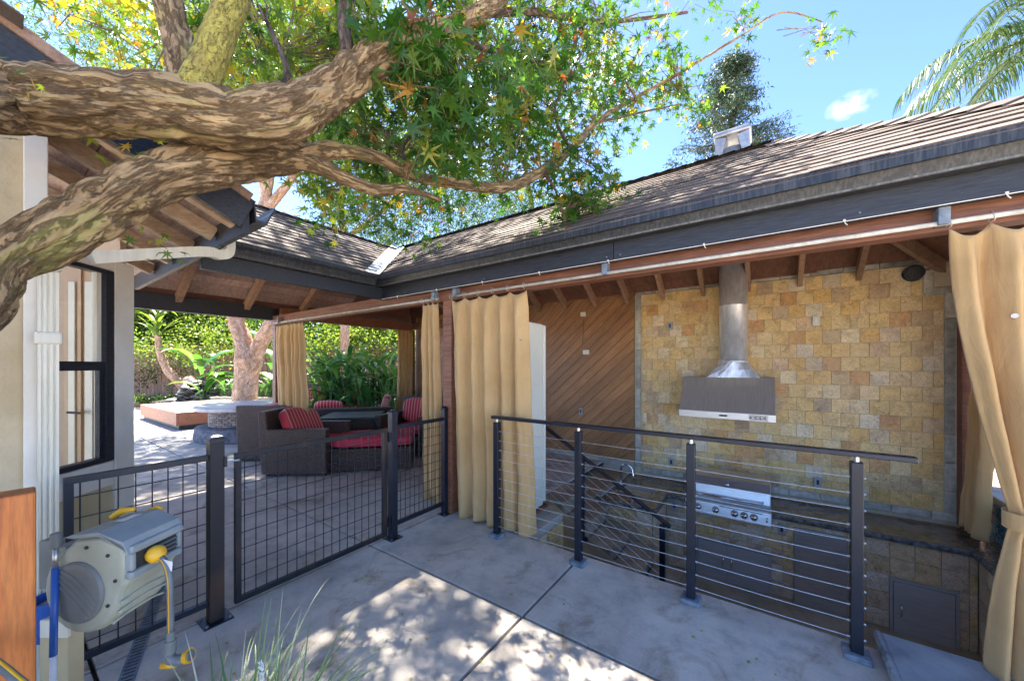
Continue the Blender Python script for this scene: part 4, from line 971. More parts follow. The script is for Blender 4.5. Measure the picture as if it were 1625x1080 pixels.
mesh_panel(fr_, 2.05, 2.62, .10, .98, step=.085, end_stiles=(False, False)); fence_post(fr_, 2.02, 1.08, .06); fence_post(fr_, 2.645, 1.05, .05)

# ------------------------------------------------------------------ cable railing
YRL = 2.56
cr = thing('cable_railing', 'black cable railing along the edge of the sunken kitchen', 'railing', (-.78, YRL, 0), None)
PX = (-1.94, -1.165, -.39, .385)
for x in PX:
    p = MB().box(x-.025, x+.025, YRL-.025, YRL+.025, .03, 1.005).build('post', M['black'], cr, bevel=.004)
    MB().box(x-.055, x+.055, YRL-.055, YRL+.055, .0, .03).build('base_shoe', M['plate'], p, bevel=.006)
    MB().tube([(x, YRL, 1.005), (x, YRL, 1.032)], .012, 10).build('rail_bracket', M['steel'], p)
MB().beam((-1.99, YRL, 1.046), (.60, YRL, 1.046), .052, .026).build('top_rail', M['black'], cr, bevel=.004)
for k in range(11):
    z = .095+.083*k
    pts = [(x + (PX[i+1]-x)*j/4 if i < 3 else x, YRL, z - (.004*math.sin(math.pi*j/4) if i < 3 else 0)) for i, x in enumerate(PX) for j in range(4 if i < 3 else 1)]
    MB().tube(pts, .0021, 6).build('cable', M['cable'], cr)
    for x in PX:
        for s in (-1, 1): MB().tube([(x+s*.024, YRL, z), (x+s*.036, YRL, z)], .0055, 6).build('cable_fitting', M['cable'], cr)
sr = thing('stair_railing', 'black cable handrail sloping down the stairs to the sunken kitchen', 'railing', (-1.4, 3.6, -.4), None)
def zr(x): return .84-.602*(x+2.07)
for (x, zb) in ((-2.35, .0), (-1.586, -.33), (-.785, -1.03)):
    p = MB().box(x-.023, x+.023, 3.55, 3.596, zb, zr(x)-.035).build('post', M['black'], sr, bevel=.003)
    MB().box(x-.03, x+.06, 3.56, 3.60, zb, zb+.03).build('mount', M['black'], p)
MB().beam((-2.4, 3.573, zr(-2.4)), (-.715, 3.573, zr(-.715)), .05, .026).build('handrail', M['black'], sr, bevel=.004)
for k in range(8):
    dz = .10+.085*k
    MB().tube([(-2.35, 3.573, zr(-2.35)-dz), (-1.586, 3.573, zr(-1.586)-dz), (-.785, 3.573, zr(-.785)-dz)], .0015, 6).build('cable', M['cable'], sr)

# ------------------------------------------------------------------ white upright freezer
fg = thing('upright_freezer', 'tall cream white upright freezer standing half hidden behind the wide tan curtain', 'freezer', (-2.2, 3.05, 0))
MB().box(-2.50, -1.93, 2.80, 3.36, .03, 1.94).build('cabinet', M['fridgewhite'], fg, bevel=.018, seg=3)
MB().box(-2.49, -1.925, 3.365, 3.41, .06, 1.93).build('door', M['fridgewhite'], fg, bevel=.012, seg=3)
MB().box(-2.52, -1.90, 2.78, 3.42, .001, .03).build('wood_plinth', M['redbeam'], fg, bevel=.003)

# ------------------------------------------------------------------ curtains
def curtain(name_label, top, bot, zt, zb, folds, amp, sag=0, tie=None, group=None, nz=44, nx=None, seed=1, mat='curtain', rings=True, ring_z=None, ring_y=None, hem=True):
    """top/bot: ((x,y),(x,y)) plan end points. tie=(z, centre(x,y), width)"""
    rs = random.Random(seed); nx = nx or folds*14; phs = [rs.uniform(0, 6.28) for _ in range(6)]
    tx0, tx1 = Vector(top[0]), Vector(top[1]); bx0, bx1 = Vector(bot[0]), Vector(bot[1])
    t = thing('curtain', name_label, 'curtain', (bx0.x, bx0.y, max(zb, 0)), group)
    verts = []
    for j in range(nz+1):
        v = j/nz; z = zt+(zb-zt)*v
        for i in range(nx+1):
            u = i/nx
            uu = u + .022*math.sin(u*math.pi*2*folds/2.3+phs[3])*math.sin(math.pi*u)
            a = tx0.lerp(tx1, uu); b = bx0.lerp(bx1, uu)
            if tie:
                tz, tc, tw = tie; tc = Vector(tc); dr0 = (tx1-tx0).normalized()
                tpos = tc + dr0*(uu-.5)*tw
                if z > tz: k = (zt-z)/(zt-tz); k2 = k**1.5; p = a.lerp(tpos, k2)
                else: k = (tz-z)/(tz-zb); k2 = 1-(1-k)**2.0; p = tpos.lerp(b, k2)
            else: p = a.lerp(b, v**1.1)
            d = ((tx1-tx0).normalized()); nrm2 = Vector((-d.y, d.x))
            w = folds*2*math.pi*uu
            fo = math.sin(w+phs[0]+.5*math.sin(v*2.2+phs[1])) + .28*math.sin(2.1*w+phs[2]+v*1.5) + .35*math.sin(.47*w+phs[4]+v*1.1)
            fo = math.copysign(abs(fo)**.8, fo)
            A = amp*(.55+.6*v)
            if tie: A *= (.45+.55*min(1, abs(z-tie[0])/.45))
            A *= min(1, .3+v*9)*(1+.15*math.sin(v*5+phs[5]))
            sh_ = amp*.5*math.cos(w+phs[0])*v
            p = p + nrm2*(fo*A + .016*noise.noise(Vector((p.x*7+seed, p.y*7, z*3.2))) + .006*noise.noise(Vector((p.x*26, p.y*26+seed, z*9)))) + d*sh_*.5
            zz_ = z - (sag*abs(math.sin(folds*math.pi*uu)) if v < .001 else sag*abs(math.sin(folds*math.pi*uu))*(1-v)**6) + .008*math.sin(w*.5+phs[2])*v
            verts.append((p.x, p.y, zz_))
    faces = [(j*(nx+1)+i, j*(nx+1)+i+1, (j+1)*(nx+1)+i+1, (j+1)*(nx+1)+i) for j in range(nz) for i in range(nx)]
    mb = MB().add(verts, faces); o = mb.build('fabric', M[mat], t, smooth=True)
    so_ = o.modifiers.new('thickness', 'SOLIDIFY'); so_.thickness = .003
    if rings:
        ry = ring_y if ring_y is not None else None
        for k in range(folds+1):
            p = tx0.lerp(tx1, k/folds); rz = (ring_z or zt+.02); yy = ry if ry is not None else p.y
            pts = [(p.x+.004*math.sin(a*2), yy+.024*math.cos(a), rz+.024*math.sin(a)-.008) for a in [i*2*math.pi/12 for i in range(13)]]
            MB().tube(pts, .0028, 6, False).build('ring', M['steel_dark'], t, smooth=True)
    return t, o
c3, _ = curtain('wide tan canvas curtain hanging in front of the white freezer', ((-2.56, 2.63), (-1.70, 2.66)), ((-2.55, 2.70), (-1.66, 2.72)), 2.155, .012, 5, .050, .035, seed=3, group='tan canvas curtains', nz=60, nx=150, ring_z=2.19, ring_y=2.625)
gp = MB().tube([(-1.715, 2.60, 1.72), (-1.715, 2.592, 1.72)], .009, 12); gp.build('grommet', M['steel_dark'], c3)
gp = MB().tube([(-1.705, 2.61, 1.06), (-1.705, 2.60, 1.06)], .009, 12); gp.build('grommet', M['steel_dark'], c3)
curtain('narrow tan curtain on the left side of the middle post, behind the short fence panel', ((-3.0, 2.65), (-2.77, 2.65)), ((-3.06, 2.75), (-2.76, 2.75)), 2.155, .05, 3, .03, .02, seed=5, group='tan canvas curtains', nx=60, ring_z=2.19, ring_y=2.64)
curtain('tan curtain bunched at the far front corner post, behind the wicker chairs', ((-6.50, 2.66), (-5.62, 2.66)), ((-6.45, 2.72), (-5.55, 2.72)), 2.15, .04, 7, .05, .02, seed=8, group='tan canvas curtains', nx=110, ring_z=2.19, ring_y=2.64)
curtain('tan curtain hanging at the far back corner of the lounge', ((-6.5, 5.05), (-6.5, 5.45)), ((-6.5, 5.05), (-6.5, 5.45)), 2.28, .04, 4, .03, .01, seed=9, group='tan canvas curtains', nx=50, rings=False)
cr_, _ = curtain('near right tan curtain gathered by a tieback strap', ((.72, 2.62), (1.50, 2.64)), ((.86, 2.66), (1.22, 2.70)), 2.155, .085, 6, .055, .05, tie=(.80, (1.02, 2.66), .17), seed=12, group='tan canvas curtains', nz=80, nx=150, ring_z=2.19, ring_y=2.625)
pts = [(1.02+.125*math.cos(a), 2.665+.095*math.sin(a)) for a in [i*2*math.pi/28 for i in range(28)]]
MB().loft([[(x+.0, y, z) for x, y in pts] for z in (.765, .79, .815, .84)], False).build('tieback_strap', M['curtain'], cr_, smooth=True)
MB().tube([(.955, 2.588, .80), (.952, 2.575, .80)], .011, 12).build('snap', M['steel_dark'], cr_)
MB().tube([(.905, 2.60, 1.72), (.903, 2.588, 1.72)], .011, 12).build('grommet', M['steel_dark'], cr_)
curtain('tan curtain hanging over the counter at the back right corner', ((1.66, 5.42), (1.60, 4.75)), ((1.58, 5.40), (1.585, 5.02)), 2.24, -.04, 4, .045, .01, seed=15, group='tan canvas curtains', nx=70, rings=False)

# ------------------------------------------------------------------ outlets, speaker
def outlet(px, py, y, label, mat='plastic_grey', w=.07, h=.115, ins='dark'):
    c = on_y(px, py, y)
    t = thing('outlet_box' if mat == 'plastic_grey' else 'outlet_plate', label, 'outlet', (c.x, y, c.z), 'electrical boxes on the kitchen walls')
    MB().box(c.x-w/2, c.x+w/2, y-.022, y-.001, c.z-h/2, c.z+h/2).build('cover', M[mat], t, bevel=.004)
    if ins: MB().box(c.x-.012, c.x+.012, y-.027, y-.0225, c.z-.028, c.z+.028).build('socket', M['darkprint' if mat == 'plastic_grey' else 'white'], t, bevel=.002)
outlet(1063, 517, YW-.004, 'grey weatherproof box on the tiles upper left of the duct')
outlet(1294.5, 509, YW-.004, 'cream outlet plate on the tiles right of the duct', 'plastic_cream')
outlet(1065, 732, YW-.004, 'grey box on the tiles just above the sink counter')
outlet(1297, 764, YW-.004, 'grey box on the tiles above the counter right of the grill')
outlet(1240, 838, YF+.004, 'grey box on the counter front between the grill and the small fridge')
outlet(1070, 801, YF+.004, 'grey box on the counter front at the left end of the grill')
outlet(922, 652, YW-.006, 'grey box low on the diagonal boards, just above the black top rail')
outlet(925.5, 498.5, YW-.006, 'small white plate high on the diagonal boards with a thin wire below', 'white', .09, .07)
outlet(930, 558.5, YW-.006, 'blank white plate in the middle of the diagonal boards', 'white', .11, .075, None)
wa, wb_ = on_y(925.5, 505, YW-.012), on_y(924, 546, YW-.012)
tag(MB().tube([wa, wa.lerp(wb_, .5)+Vector((.006, 0, 0)), wb_], .003, 6).build('thin_wire', M['darkprint']), 'thin dark wire hanging between the two white plates on the diagonal boards', 'wire')
c = on_y(1448, 434, YW)
sp_ = thing('wall_speaker', 'round black speaker on the tiles at the top right of the kitchen wall', 'speaker', c)
MB().tube([(c.x, YW-.002, c.z), (c.x, YW-.06, c.z)], [.085, .08], 28).build('housing', M['darkpaint'], sp_, smooth=False)
MB().tube([(c.x, YW-.061, c.z), (c.x, YW-.068, c.z)], [.07, .06], 28).build('grille', M['gutter'], sp_)

# ------------------------------------------------------------------ furniture
def cushion(w, d, h, name, mat, parent, loc=(0, 0, 0), rot=(0, 0, 0)):
    mb = MB(); n = 10; rings = []
    vs_ = []; fs_ = []
    bm = bmesh.new(); bmesh.ops.create_cube(bm, size=1); bmesh.ops.subdivide_edges(bm, edges=bm.edges[:], cuts=5, use_grid_fill=True)
    for v in bm.verts:
        x, y, z = v.co; k = (1-(2*x)**4*.5)*(1-(2*y)**4*.5)
        v.co = Vector((x*w*(1-.02*abs(z)), y*d*(1-.02*abs(z)), z*h*(.55+.45*k)))
    me = bpy.data.meshes.new(name); bm.to_mesh(me); bm.free(); me.materials.append(M[mat]); me.shade_smooth()
    o = bpy.data.objects.new(name, me); COL.objects.link(o); o.parent = parent; o.location = loc; o.rotation_euler = rot; WL[o.name] = Vector()
    bv = o.modifiers.new('round', 'SUBSURF'); bv.levels = bv.render_levels = 1
    return o
def make_sofa(W_, D_, label, cat='armchair', name='wicker_armchair', back=.86, arm=.64, stripes='redstripe', ncush=1, backc=True, seat_c=True):
    """faces +x local; width along y"""
    t = thing(name, label, cat)
    MB().box(-D_/2, D_/2-.03, -W_/2+.10, W_/2-.10, .04, .34).build('seat_base', M['wicker'], t, bevel=.015)
    MB().loft([[(x, y, z) for x, z in ((-D_/2-.02, .03), (-D_/2+.11, .03), (-D_/2+.05, back), (-D_/2-.07, back))] for y in (-W_/2+.02, W_/2-.02)]).build('backrest', M['wicker'], t, bevel=.02)
    for s in (-1, 1):
        MB().box(-D_/2+.06, D_/2, s*(W_/2-.06)-.06, s*(W_/2-.06)+.06, .03, arm).build('arm', M['wicker'], t, bevel=.018)
        for q in (-1, 1): MB().box(q*(D_/2-.05)-.02, q*(D_/2-.05)+.02, s*(W_/2-.06)-.02, s*(W_/2-.06)+.02, 0, .03).build('foot', M['darkprint'], t)
    iw = (W_-.26)/ncush
    for k in range(ncush):
        y = -W_/2+.13+iw*(k+.5)
        if seat_c: cushion(D_-.2, iw-.01, .13, 'seat_cushion', 'red', t, (.06, y, .41))
        if backc: cushion(iw-.01, .14, .46, 'back_cushion', stripes, t, (-D_/2+.17, y, .68), (R(-12), 0, R(90)))
    return t
def place(t, px, py, dep, rz, z=0):
    p = W(px, 580, dep); t.location = (p.x, p.y, z); t.rotation_euler = (0, 0, rz); WL[t.name] = t.location.copy(); return p
GRP = 'dark brown wicker lounge furniture'
A = make_sofa(.86, .86, 'near wicker armchair turned to the right with a striped red pillow leaning in it', backc=False, back=.88); A['group'] = GRP
cushion(.58, .16, .46, 'pillow', 'redstripe', A, (-.12, .0, .68), (R(-35), R(8), R(70)))
p = place(A, 492, 580, 5.35, YAW+R(2))
B = copy_tree(A); B['label'] = 'wicker armchair with its tall back to the camera beside the corner post'; place(B, 446, 580, 6.15, YAW+R(92))
S1 = make_sofa(2.0, .85, 'wicker sofa with its back to the camera and red cushions inside', 'sofa', 'wicker_sofa', .68, .58, ncush=3, backc=False); S1['group'] = GRP
place(S1, 548, 580, 7.5, YAW+R(104))
cushion(.5, .15, .46, 'pillow', 'redstripe', S1, (.12, -.76, .66), (R(-14), 0, R(182)))
cushion(.5, .15, .40, 'pillow', 'redstripe', S1, (-.1, .30, .62), (R(-28), 0, R(96)))
S2 = make_sofa(1.9, .9, 'far wicker sofa facing the camera with tall red striped back cushions', 'sofa', 'wicker_sofa', 1.0, .66, ncush=2); S2['group'] = GRP
place(S2, 525, 580, 9.6, YAW+R(-86))
C = make_sofa(.95, .9, 'wicker armchair at the right with plump red striped back cushion near the curtain', back=.92, arm=.66); C['group'] = GRP
place(C, 655, 580, 6.5, YAW+R(-105))
def table(label, w, d, h, px, dep, rz, glass=True):
    t = thing('wicker_table', label, 'table')
    MB().box(-w/2, w/2, -d/2, d/2, h-.05, h).build('tabletop', M['gutter'], t, bevel=.01)
    MB().box(-w/2+.03, w/2-.03, -d/2+.03, d/2-.03, .02, h-.052).build('base', M['wicker'], t, bevel=.012)
    place(t, px, 580, dep, rz); t['group'] = GRP; return t
table('dark square wicker coffee table with grey top in the middle of the lounge', .95, .9, .62, 560, 6.6, YAW+R(10))
table('small wicker side table touching the near armchair', .5, .5, .56, 524, 5.95, YAW+R(5))
o_ = thing('ottoman', 'long wicker ottoman topped with a flat plain red cushion', 'ottoman', group=GRP)
MB().box(-.55, .55, -.38, .38, .02, .33).build('base', M['wicker'], o_, bevel=.015)
cushion(1.1, .76, .16, 'cushion', 'red', o_, (0, 0, .41))
place(o_, 596, 580, 5.55, YAW+R(12))

# fire table (top disc, mosaic drum, rough stone ring)
fc = W(402, 580, 7.9); fc.z = 0
ft = thing('fire_table', 'round stone fire table with pinkish top on a mosaic drum and rough stone ring', 'fire table', fc)
MB().lathe([(.98, 0), (1.0, .05), (.97, .26), (.90, .28), (.6, .28)], fc, 48).build('stone_ring', M['roughstone'], ft, smooth=False)
MB().lathe([(.74, .28), (.74, .62)], fc, 40).build('drum', M['grout'], ft)
mm = raw_box_mesh('mosaic_stone', M['mosaic'], .118, .03, .040, .004); ms = []
for r in range(8):
    for k in range(38):
        a = 2*math.pi*(k+.5*(r % 2))/38; ms.append(TRS((fc.x+.745*math.cos(a), fc.y+.745*math.sin(a), .302+.0425*r), Matrix.Rotation(a+math.pi/2, 3, 'Z'), (1, random.uniform(.8, 1.4), 1)))
pieces(ft, 'mosaic_stone', mm, ms, 300)
MB().lathe([(.96, .60), (1.0, .615), (1.0, .67), (.97, .685), (.3, .69)], fc, 56).build('tabletop', M['firetop'], ft)
# wooden platform
q0 = on_z(279, 682.7); 
u1 = (on_z(223, 664)-q0); u1.z = 0; L1_ = 3.4; u1.normalize(); u2 = Vector((-u1.y, u1.x, 0));
if u2.dot(Vector((CY, SY, 0))) < 0: u2 = -u2
pl = thing('low_platform', 'low square platform with red-brown wooden sides and pale concrete top', 'platform', q0)
def pbox(a0, a1, b0, b1, z0, z1):
    pts = [q0+u1*a+u2*b+Vector((0, 0, z)) for z in (z0, z1) for a, b in ((a0, b0), (a1, b0), (a1, b1), (a0, b1))]
    return MB().add(pts, [(3, 2, 1, 0), (4, 5, 6, 7), (0, 1, 5, 4), (1, 2, 6, 5), (2, 3, 7, 6), (3, 0, 4, 7)])
pbox(.06, L1_-.06, .06, 2.6, 0, .10).build('base', M['gutter'], pl)
pbox(0, L1_, 0, .04, .10, .40).build('side_board', M['stage'], pl, bevel=.005)
pbox(0, .04, .041, 2.7, .10, .40).build('side_board', M['stage'], pl, bevel=.005)
pbox(L1_-.04, L1_, .041, 2.7, .10, .40).build('side_board', M['stage'], pl)
pbox(.041, L1_-.041, .041, 2.7, .12, .395).build('top_slab', M['concrete_warm'], pl)

# ------------------------------------------------------------------ hose reel
rc = W(187, 903, 1.34)
def camdir(l, d): return Vector((CY*l - SY*d, SY*l + CY*d, 0)).normalized()
v_ = camdir(.998, -.04); n_ = camdir(-.04, -.998); RSC = .76; up = Vector((0, 0, 1))
hr = thing('hose_reel', 'grey-green wall mounted garden hose reel with yellow hose stop', 'hose reel', rc)
def RL(v, n, z): return rc + (v_*v + n_*n + up*z*1.12)*RSC
# side profile in (v,z)
prof = []
for k in range(15):
    a = R(118 + k*(338-118)/14); prof.append((-.035+.185*math.cos(a), -.025+.185*math.sin(a)))
prof += [(.155, -.035), (.178, .0), (.188, .06), (.186, .135), (.165, .168), (.06, .20), (-.06, .188)]
def reel_body(n0, n1, sc_=1.0):
    rings = []
    for n, s in ((n0, .90), (n0+.02, .97), (n0+.045, 1.0), (n1-.045, 1.0), (n1-.02, .97), (n1, .90)):
        rings.append([RL(a*s*sc_, n, b*s*sc_) for a, b in prof])
    return MB().loft(rings)
reel_body(-.125, .125).build('housing', M['reel'], hr, smooth=False, bevel=.006)
# ribs
for zz_ in (-.06, -.10, -.145):
    rb = []
    for k in range(25):
        n = -.115+.23*k/24; vz = zz_; 
        vv = -.035+math.sqrt(max(.0, .187**2-(vz+.025)**2)); rb.append(RL(vv+.001, n, vz-.018*abs(n/.13)**2))
    MB().tube(rb, .0045, 6).build('rib', M['reel'], hr, smooth=True)
for (r0, r1, nn2) in ((.116, .123, .158),):
    MB().loft([[RL(-.04+r*math.cos(a), n, -.03+r*math.sin(a)) for a in [i*2*math.pi/40 for i in range(40)]] for r, n in ((.125, .10), (.124, .130), (.116, .138), (.1, .140))]).build('side_disc', M['reel_dark'], hr, smooth=False, bevel=.003)
for off_ in (-.035, -.012, .012, .035):
    pts = [RL(-.04+s*.105*math.cos(R(-40))-off_*math.sin(R(-40)), .141, -.03+s*.105*math.sin(R(-40))+off_*math.cos(R(-40))+.02*(1-s*s)) for s in [i/6-1 for i in range(13)]]
    MB().tube(pts, .003, 6).build('disc_rib', M['reel_dark'], hr, smooth=True)
for k in range(5):
    a = R(35+k*38); pts = [RL(-.04+r*math.cos(a), .124-.02*(r > .15), -.03+r*math.sin(a)) for r in (.13, .16, .178)]
    MB().tube(pts, .004, 6).build('housing_rib', M['reel'], hr, smooth=True)
# top cover
tcv = [(-.10, .19), (-.05, .203), (.06, .215), (.175, .178), (.196, .14), (.2, .13), (.198, .12), (.18, .16), (.06, .198), (-.05, .186)]
MB().loft([[RL(a, n, b) for a, b in tcv] for n in (-.135, .135)]).build('top_cover', M['reel_top'], hr, bevel=.006)
lb = MB().add([RL(.0, .02, .2125), RL(.05, .02, .2155), RL(.05, -.07, .2155), RL(.0, -.07, .2125)], [(0, 1, 2, 3)]).build('worn_label', M['paper'], hr)
# front box with slot
fbx = MB()
def rbox(v0, v1, n0, n1, z0, z1): 
    pts = [RL(a, n, z) for z in (z0, z1) for a, n in ((v0, n0), (v1, n0), (v1, n1), (v0, n1))]
    return MB().add(pts, [(3, 2, 1, 0), (4, 5, 6, 7), (0, 1, 5, 4), (1, 2, 6, 5), (2, 3, 7, 6), (3, 0, 4, 7)])
rbox(.17, .206, -.122, .122, .125, .155).build('slot_frame', M['reel_top'], hr, bevel=.008)
rbox(.17, .206, -.122, .122, .02, .052).build('slot_frame', M['reel_top'], hr, bevel=.008)
rbox(.17, .205, -.122, -.098, .054, .123).build('slot_frame', M['reel_top'], hr, bevel=.006)
rbox(.17, .205, .098, .122, .054, .123).build('slot_frame', M['reel_top'], hr, bevel=.006)
rbox(.185, .192, -.098, .098, .053, .124).build('slot_void', M['darkprint'], hr)
for k in range(3): MB().tube([RL(.197, -.097, .068+.018*k), RL(.197, .0, .068+.018*k)], .004, 8).build('roller', M['hose'], hr)
for a, b, c_ in ((.10, .17, .12), (-.0, .172, .15), (.13, -.165, .05), (.135, .165, .02), (.10, .165, -.08)):
    MB().tube([RL(a, .123 if b > 0 else -.123, c_), RL(a, .130 if b > 0 else -.130, c_)], .006, 8).build('screw', M['darkprint'], hr)
bc = RL(.222, .03, .085)
MB().lathe([(.003, -.028), (.018, -.025), (.028, -.010), (.030, .004), (.023, .020), (.010, .028), (.003, .029)], bc, 20).build('hose_stop', M['yellow'], hr, smooth=True)
he = bc + v_*.075 + n_*.02 + Vector((0, 0, -.26))
hose_pts = [bc+Vector((0, 0, -.005)), bc+v_*.035+n_*.005+Vector((0, 0, -.02)), bc+v_*.062+n_*.012+Vector((0, 0, -.07)), bc+v_*.074+n_*.02+Vector((0, 0, -.15)), he]
MB().tube(catmull([tuple(p) for p in hose_pts], 8), .0105, 12).build('hose', M['hose'], hr, smooth=True)
MB().tube(catmull([tuple(p+n_*.011+v_*.004) for p in hose_pts], 8), .0018, 6).build('hose_stripe', M['yellow'], hr, smooth=True)
MB().add([bc+v_*.03+n_*.012+Vector((0, 0, -.01)), bc+v_*.075+n_*.012+Vector((0, 0, -.02)), bc+v_*.072+n_*.012+Vector((0, 0, -.055)), bc+v_*.045+n_*.012+Vector((0, 0, -.045))], [(0, 1, 2, 3)]).build('paper_tag', M['paper'], hr)
MB().tube([he+up*.0, he-up*.03, he-up*.032, he-up*.075], [.0125, .0125, .017, .017], 14).build('hose_coupling', M['reel_dark'], hr, smooth=False)
rtv = camdir(1, .1)
hn = thing('hose_nozzle', 'grey and yellow spray nozzle hanging on the end of the hose', 'nozzle', he-up*.10)
MB().tube([he-up*.075, he-up*.10, he-up*.105+rtv*.03, he-up*.095+rtv*.06], [.014, .017, .019, .019], 14).build('nozzle_body', M['reel_dark'], hn, smooth=True)
MB().tube([he-up*.095+rtv*.05, he-up*.090+rtv*.064], [.022, .024], 18).build('nozzle_ring', M['yellow'], hn, smooth=False)
MB().tube([he-up*.0895+rtv*.0645, he-up*.0885+rtv*.068], [.018, .017], 18).build('nozzle_face', M['reel_dark'], hn, smooth=False)
MB().tube([he-up*.12-rtv*.03, he-up*.118+rtv*.02], [.010, .012], 10).build('trigger', M['yellow'], hn, smooth=True)
yc = RL(-.10, -.08, .20)
MB().tube([yc+n_*.02, yc+up*.02+v_*.02, yc+up*.028+v_*.07], [.012, .014, .008], 10).build('carry_handle', M['yellow'], hr, smooth=True)
MB().tube([RL(-.02, -.15, .195), RL(.03, -.16, .215), RL(.05, -.165, .20)], .008, 8).build('rear_clip', M['yellow'], hr, smooth=True)
# bracket reaching back to the wall
def wb(px0, px1, py0, py1, d0, d1):
    pts = []
    a = [W(px0, py1, d0), W(px1, py1, d0), W(px1, py0, d0), W(px0, py0, d0)]
    bk = camdir(0, 1)*(d1-d0); return MB().add(a + [p+bk for p in a], [(0, 1, 2, 3), (7, 6, 5, 4), (0, 4, 5, 1), (1, 5, 6, 2), (2, 6, 7, 3), (3, 7, 4, 0)])
wb(60, 86, 858, 935, 1.50, 1.54).build('wall_bracket', M['reel_dark'], hr, bevel=.006)
wb(84, 104, 868, 915, 1.42, 1.50).build('bracket_arm', M['reel_dark'], hr, bevel=.006)
# bucket, pole
bkc = W(84, 980, 1.66)
bk_ = thing('blue_bucket', 'small blue plastic bucket of gravel hanging behind the hose reel', 'bucket', bkc)
MB().lathe([(.055, -.08), (.075, .09), (.079, .09), (.079, .1), (.07, .1), (.066, .05)], bkc, 24).build('pail', M['blue'], bk_)
MB().lathe([(.066, .06), (.03, .08), (.005, .09)], bkc, 18).build('gravel_fill', M['gravel'], bk_)
pl_ = thing('blue_pole', 'telescopic pole with silver top and blue shaft leaning beside the redwood post', 'pole', W(88, 1080, 1.18))
pa, pb, pc, pd = W(88, 845, 1.24), W(87, 900, 1.235), W(84, 1040, 1.21), W(82, 1400, 1.16)
MB().tube([pa+up*.0, pa-up*.05], .014, 14).build('end_cap', M['reel_dark'], pl_, bevel=.004)
MB().tube([pa-up*.05, pb], .0075, 12).build('silver_section', M['steel'], pl_, smooth=True)
MB().tube([pb, pc], .0095, 12).build('blue_section', M['blue'], pl_, smooth=True)
MB().tube([pc, pd], .0088, 12).build('silver_section', M['paper'], pl_, smooth=True)
# cream block below bucket
cbk = thing('siding_block', 'cream yellow boxed utility cover low behind the pole', 'utility cover', W(85, 1040, 1.5))
wb(62, 106, 985, 1140, 1.46, 1.52).build('cover', M['siding'], cbk, bevel=.004)
wb(62, 106, 984, 1012, 1.445, 1.459).build('top_band', M['downspout'], cbk, bevel=.003)
# redwood post
rp = thing('redwood_post', 'thick orange-brown redwood post at the left edge of the picture', 'post', W(20, 1400, 1.05))
rt_ = camdir(.60, .80); fw_ = camdir(-.80, .60); c0 = W(57, 780, 1.05)
pts = []
for z in (-.2, c0.z):
    for (a, b) in ((-.155, 0), (0, 0), (0, .09), (-.155, .09)): pts.append(Vector((c0.x, c0.y, z)) + rt_*a + fw_*b)
MB().add(pts, [(3, 2, 1, 0), (4, 5, 6, 7), (0, 1, 5, 4), (1, 2, 6, 5), (2, 3, 7, 6), (3, 0, 4, 7)]).build('post_timber', M['redwood'], rp, bevel=.006)
# second hose at bottom left
h2 = [tuple(W(-60, 1010, .95)), tuple(W(-5, 1052, .95)), tuple(W(20, 1072, .93)), tuple(W(60, 1110, .9)), tuple(W(90, 1180, .88))]
gh = thing('garden_hose', 'grey garden hose with yellow stripe crossing the bottom left corner', 'hose', h2[1])
MB().tube(catmull(h2, 6), .010, 12).build('hose_tube', M['hose'], gh, smooth=True)
MB().tube(catmull([tuple(Vector(p)+up*.0095) for p in h2], 6), .0035, 8).build('yellow_stripe', M['yellow'], gh, smooth=True)
# drain channel
da, db = on_z(246, 955), on_z(196, 1090); dd = (db-da).normalized(); db = db+dd*.5; da = da-dd*.5
dcn = thing('drain_channel', 'narrow slotted drain strip set into the concrete below the fence', 'drain', da)
MB().beam(da+up*.001, db+up*.001, .064, .006).build('channel', M['plate'], dcn)
L = (db-da).length; sdv = dd.cross(up)
k = 0
while k*.028 < L-.04:
    c_ = da + dd*(.02+k*.028) + up*.0047
    MB().beam(c_-sdv*.022, c_+sdv*.022, .008, .002).build('slot', M['darkprint'], dcn); k += 1

# ------------------------------------------------------------------ foliage tools
def star_leaf():
    c = (0, .38); vs_ = [(c[0], c[1], .03)]; fs_ = []
    tips = [(-150, .36), (-100, .62), (-48, .80), (0, .92), (48, .80), (100, .62), (150, .36)]
    pts = []
    for i, (a, r) in enumerate(tips):
        a0 = (tips[i-1][0]+a)/2 if i else a-22
        n_r = .21 if i else .17
        pts.append((c[0]+n_r*math.sin(R(a0)), c[1]+n_r*math.cos(R(a0)), .0))
        pts.append((c[0]+r*math.sin(R(a)), c[1]+r*math.cos(R(a)), -.22*r*r))
    pts.append((c[0]+.2*math.sin(R(172)), c[1]+.2*math.cos(R(172)), 0))
    vs_ += pts
    for i in range(7): fs_.append((0, 1+2*i, 2+2*i, 3+2*i))
    return vs_, fs_
LV, LF = star_leaf()
def leaf_mesh(mat, name):
    me = bpy.data.meshes.new(name); me.from_pydata(LV, [], LF); me.materials.append(mat); return me
def rand_rot(n, tilt=1.0):
    """random leaf frames: y = tip direction (drooping), z = normal"""
    th = RS.uniform(0, 2*np.pi, n); dr = RS.uniform(-1.2, .35, n)*tilt
    y = np.stack([np.cos(th)*np.cos(dr), np.sin(th)*np.cos(dr), np.sin(dr)], 1)
    r = RS.normal(size=(n, 3)) + np.array([0, 0, 1.1]); x = np.cross(y, r); x /= np.linalg.norm(x, axis=1)[:, None]+1e-9
    z = np.cross(x, y); return x, y, z
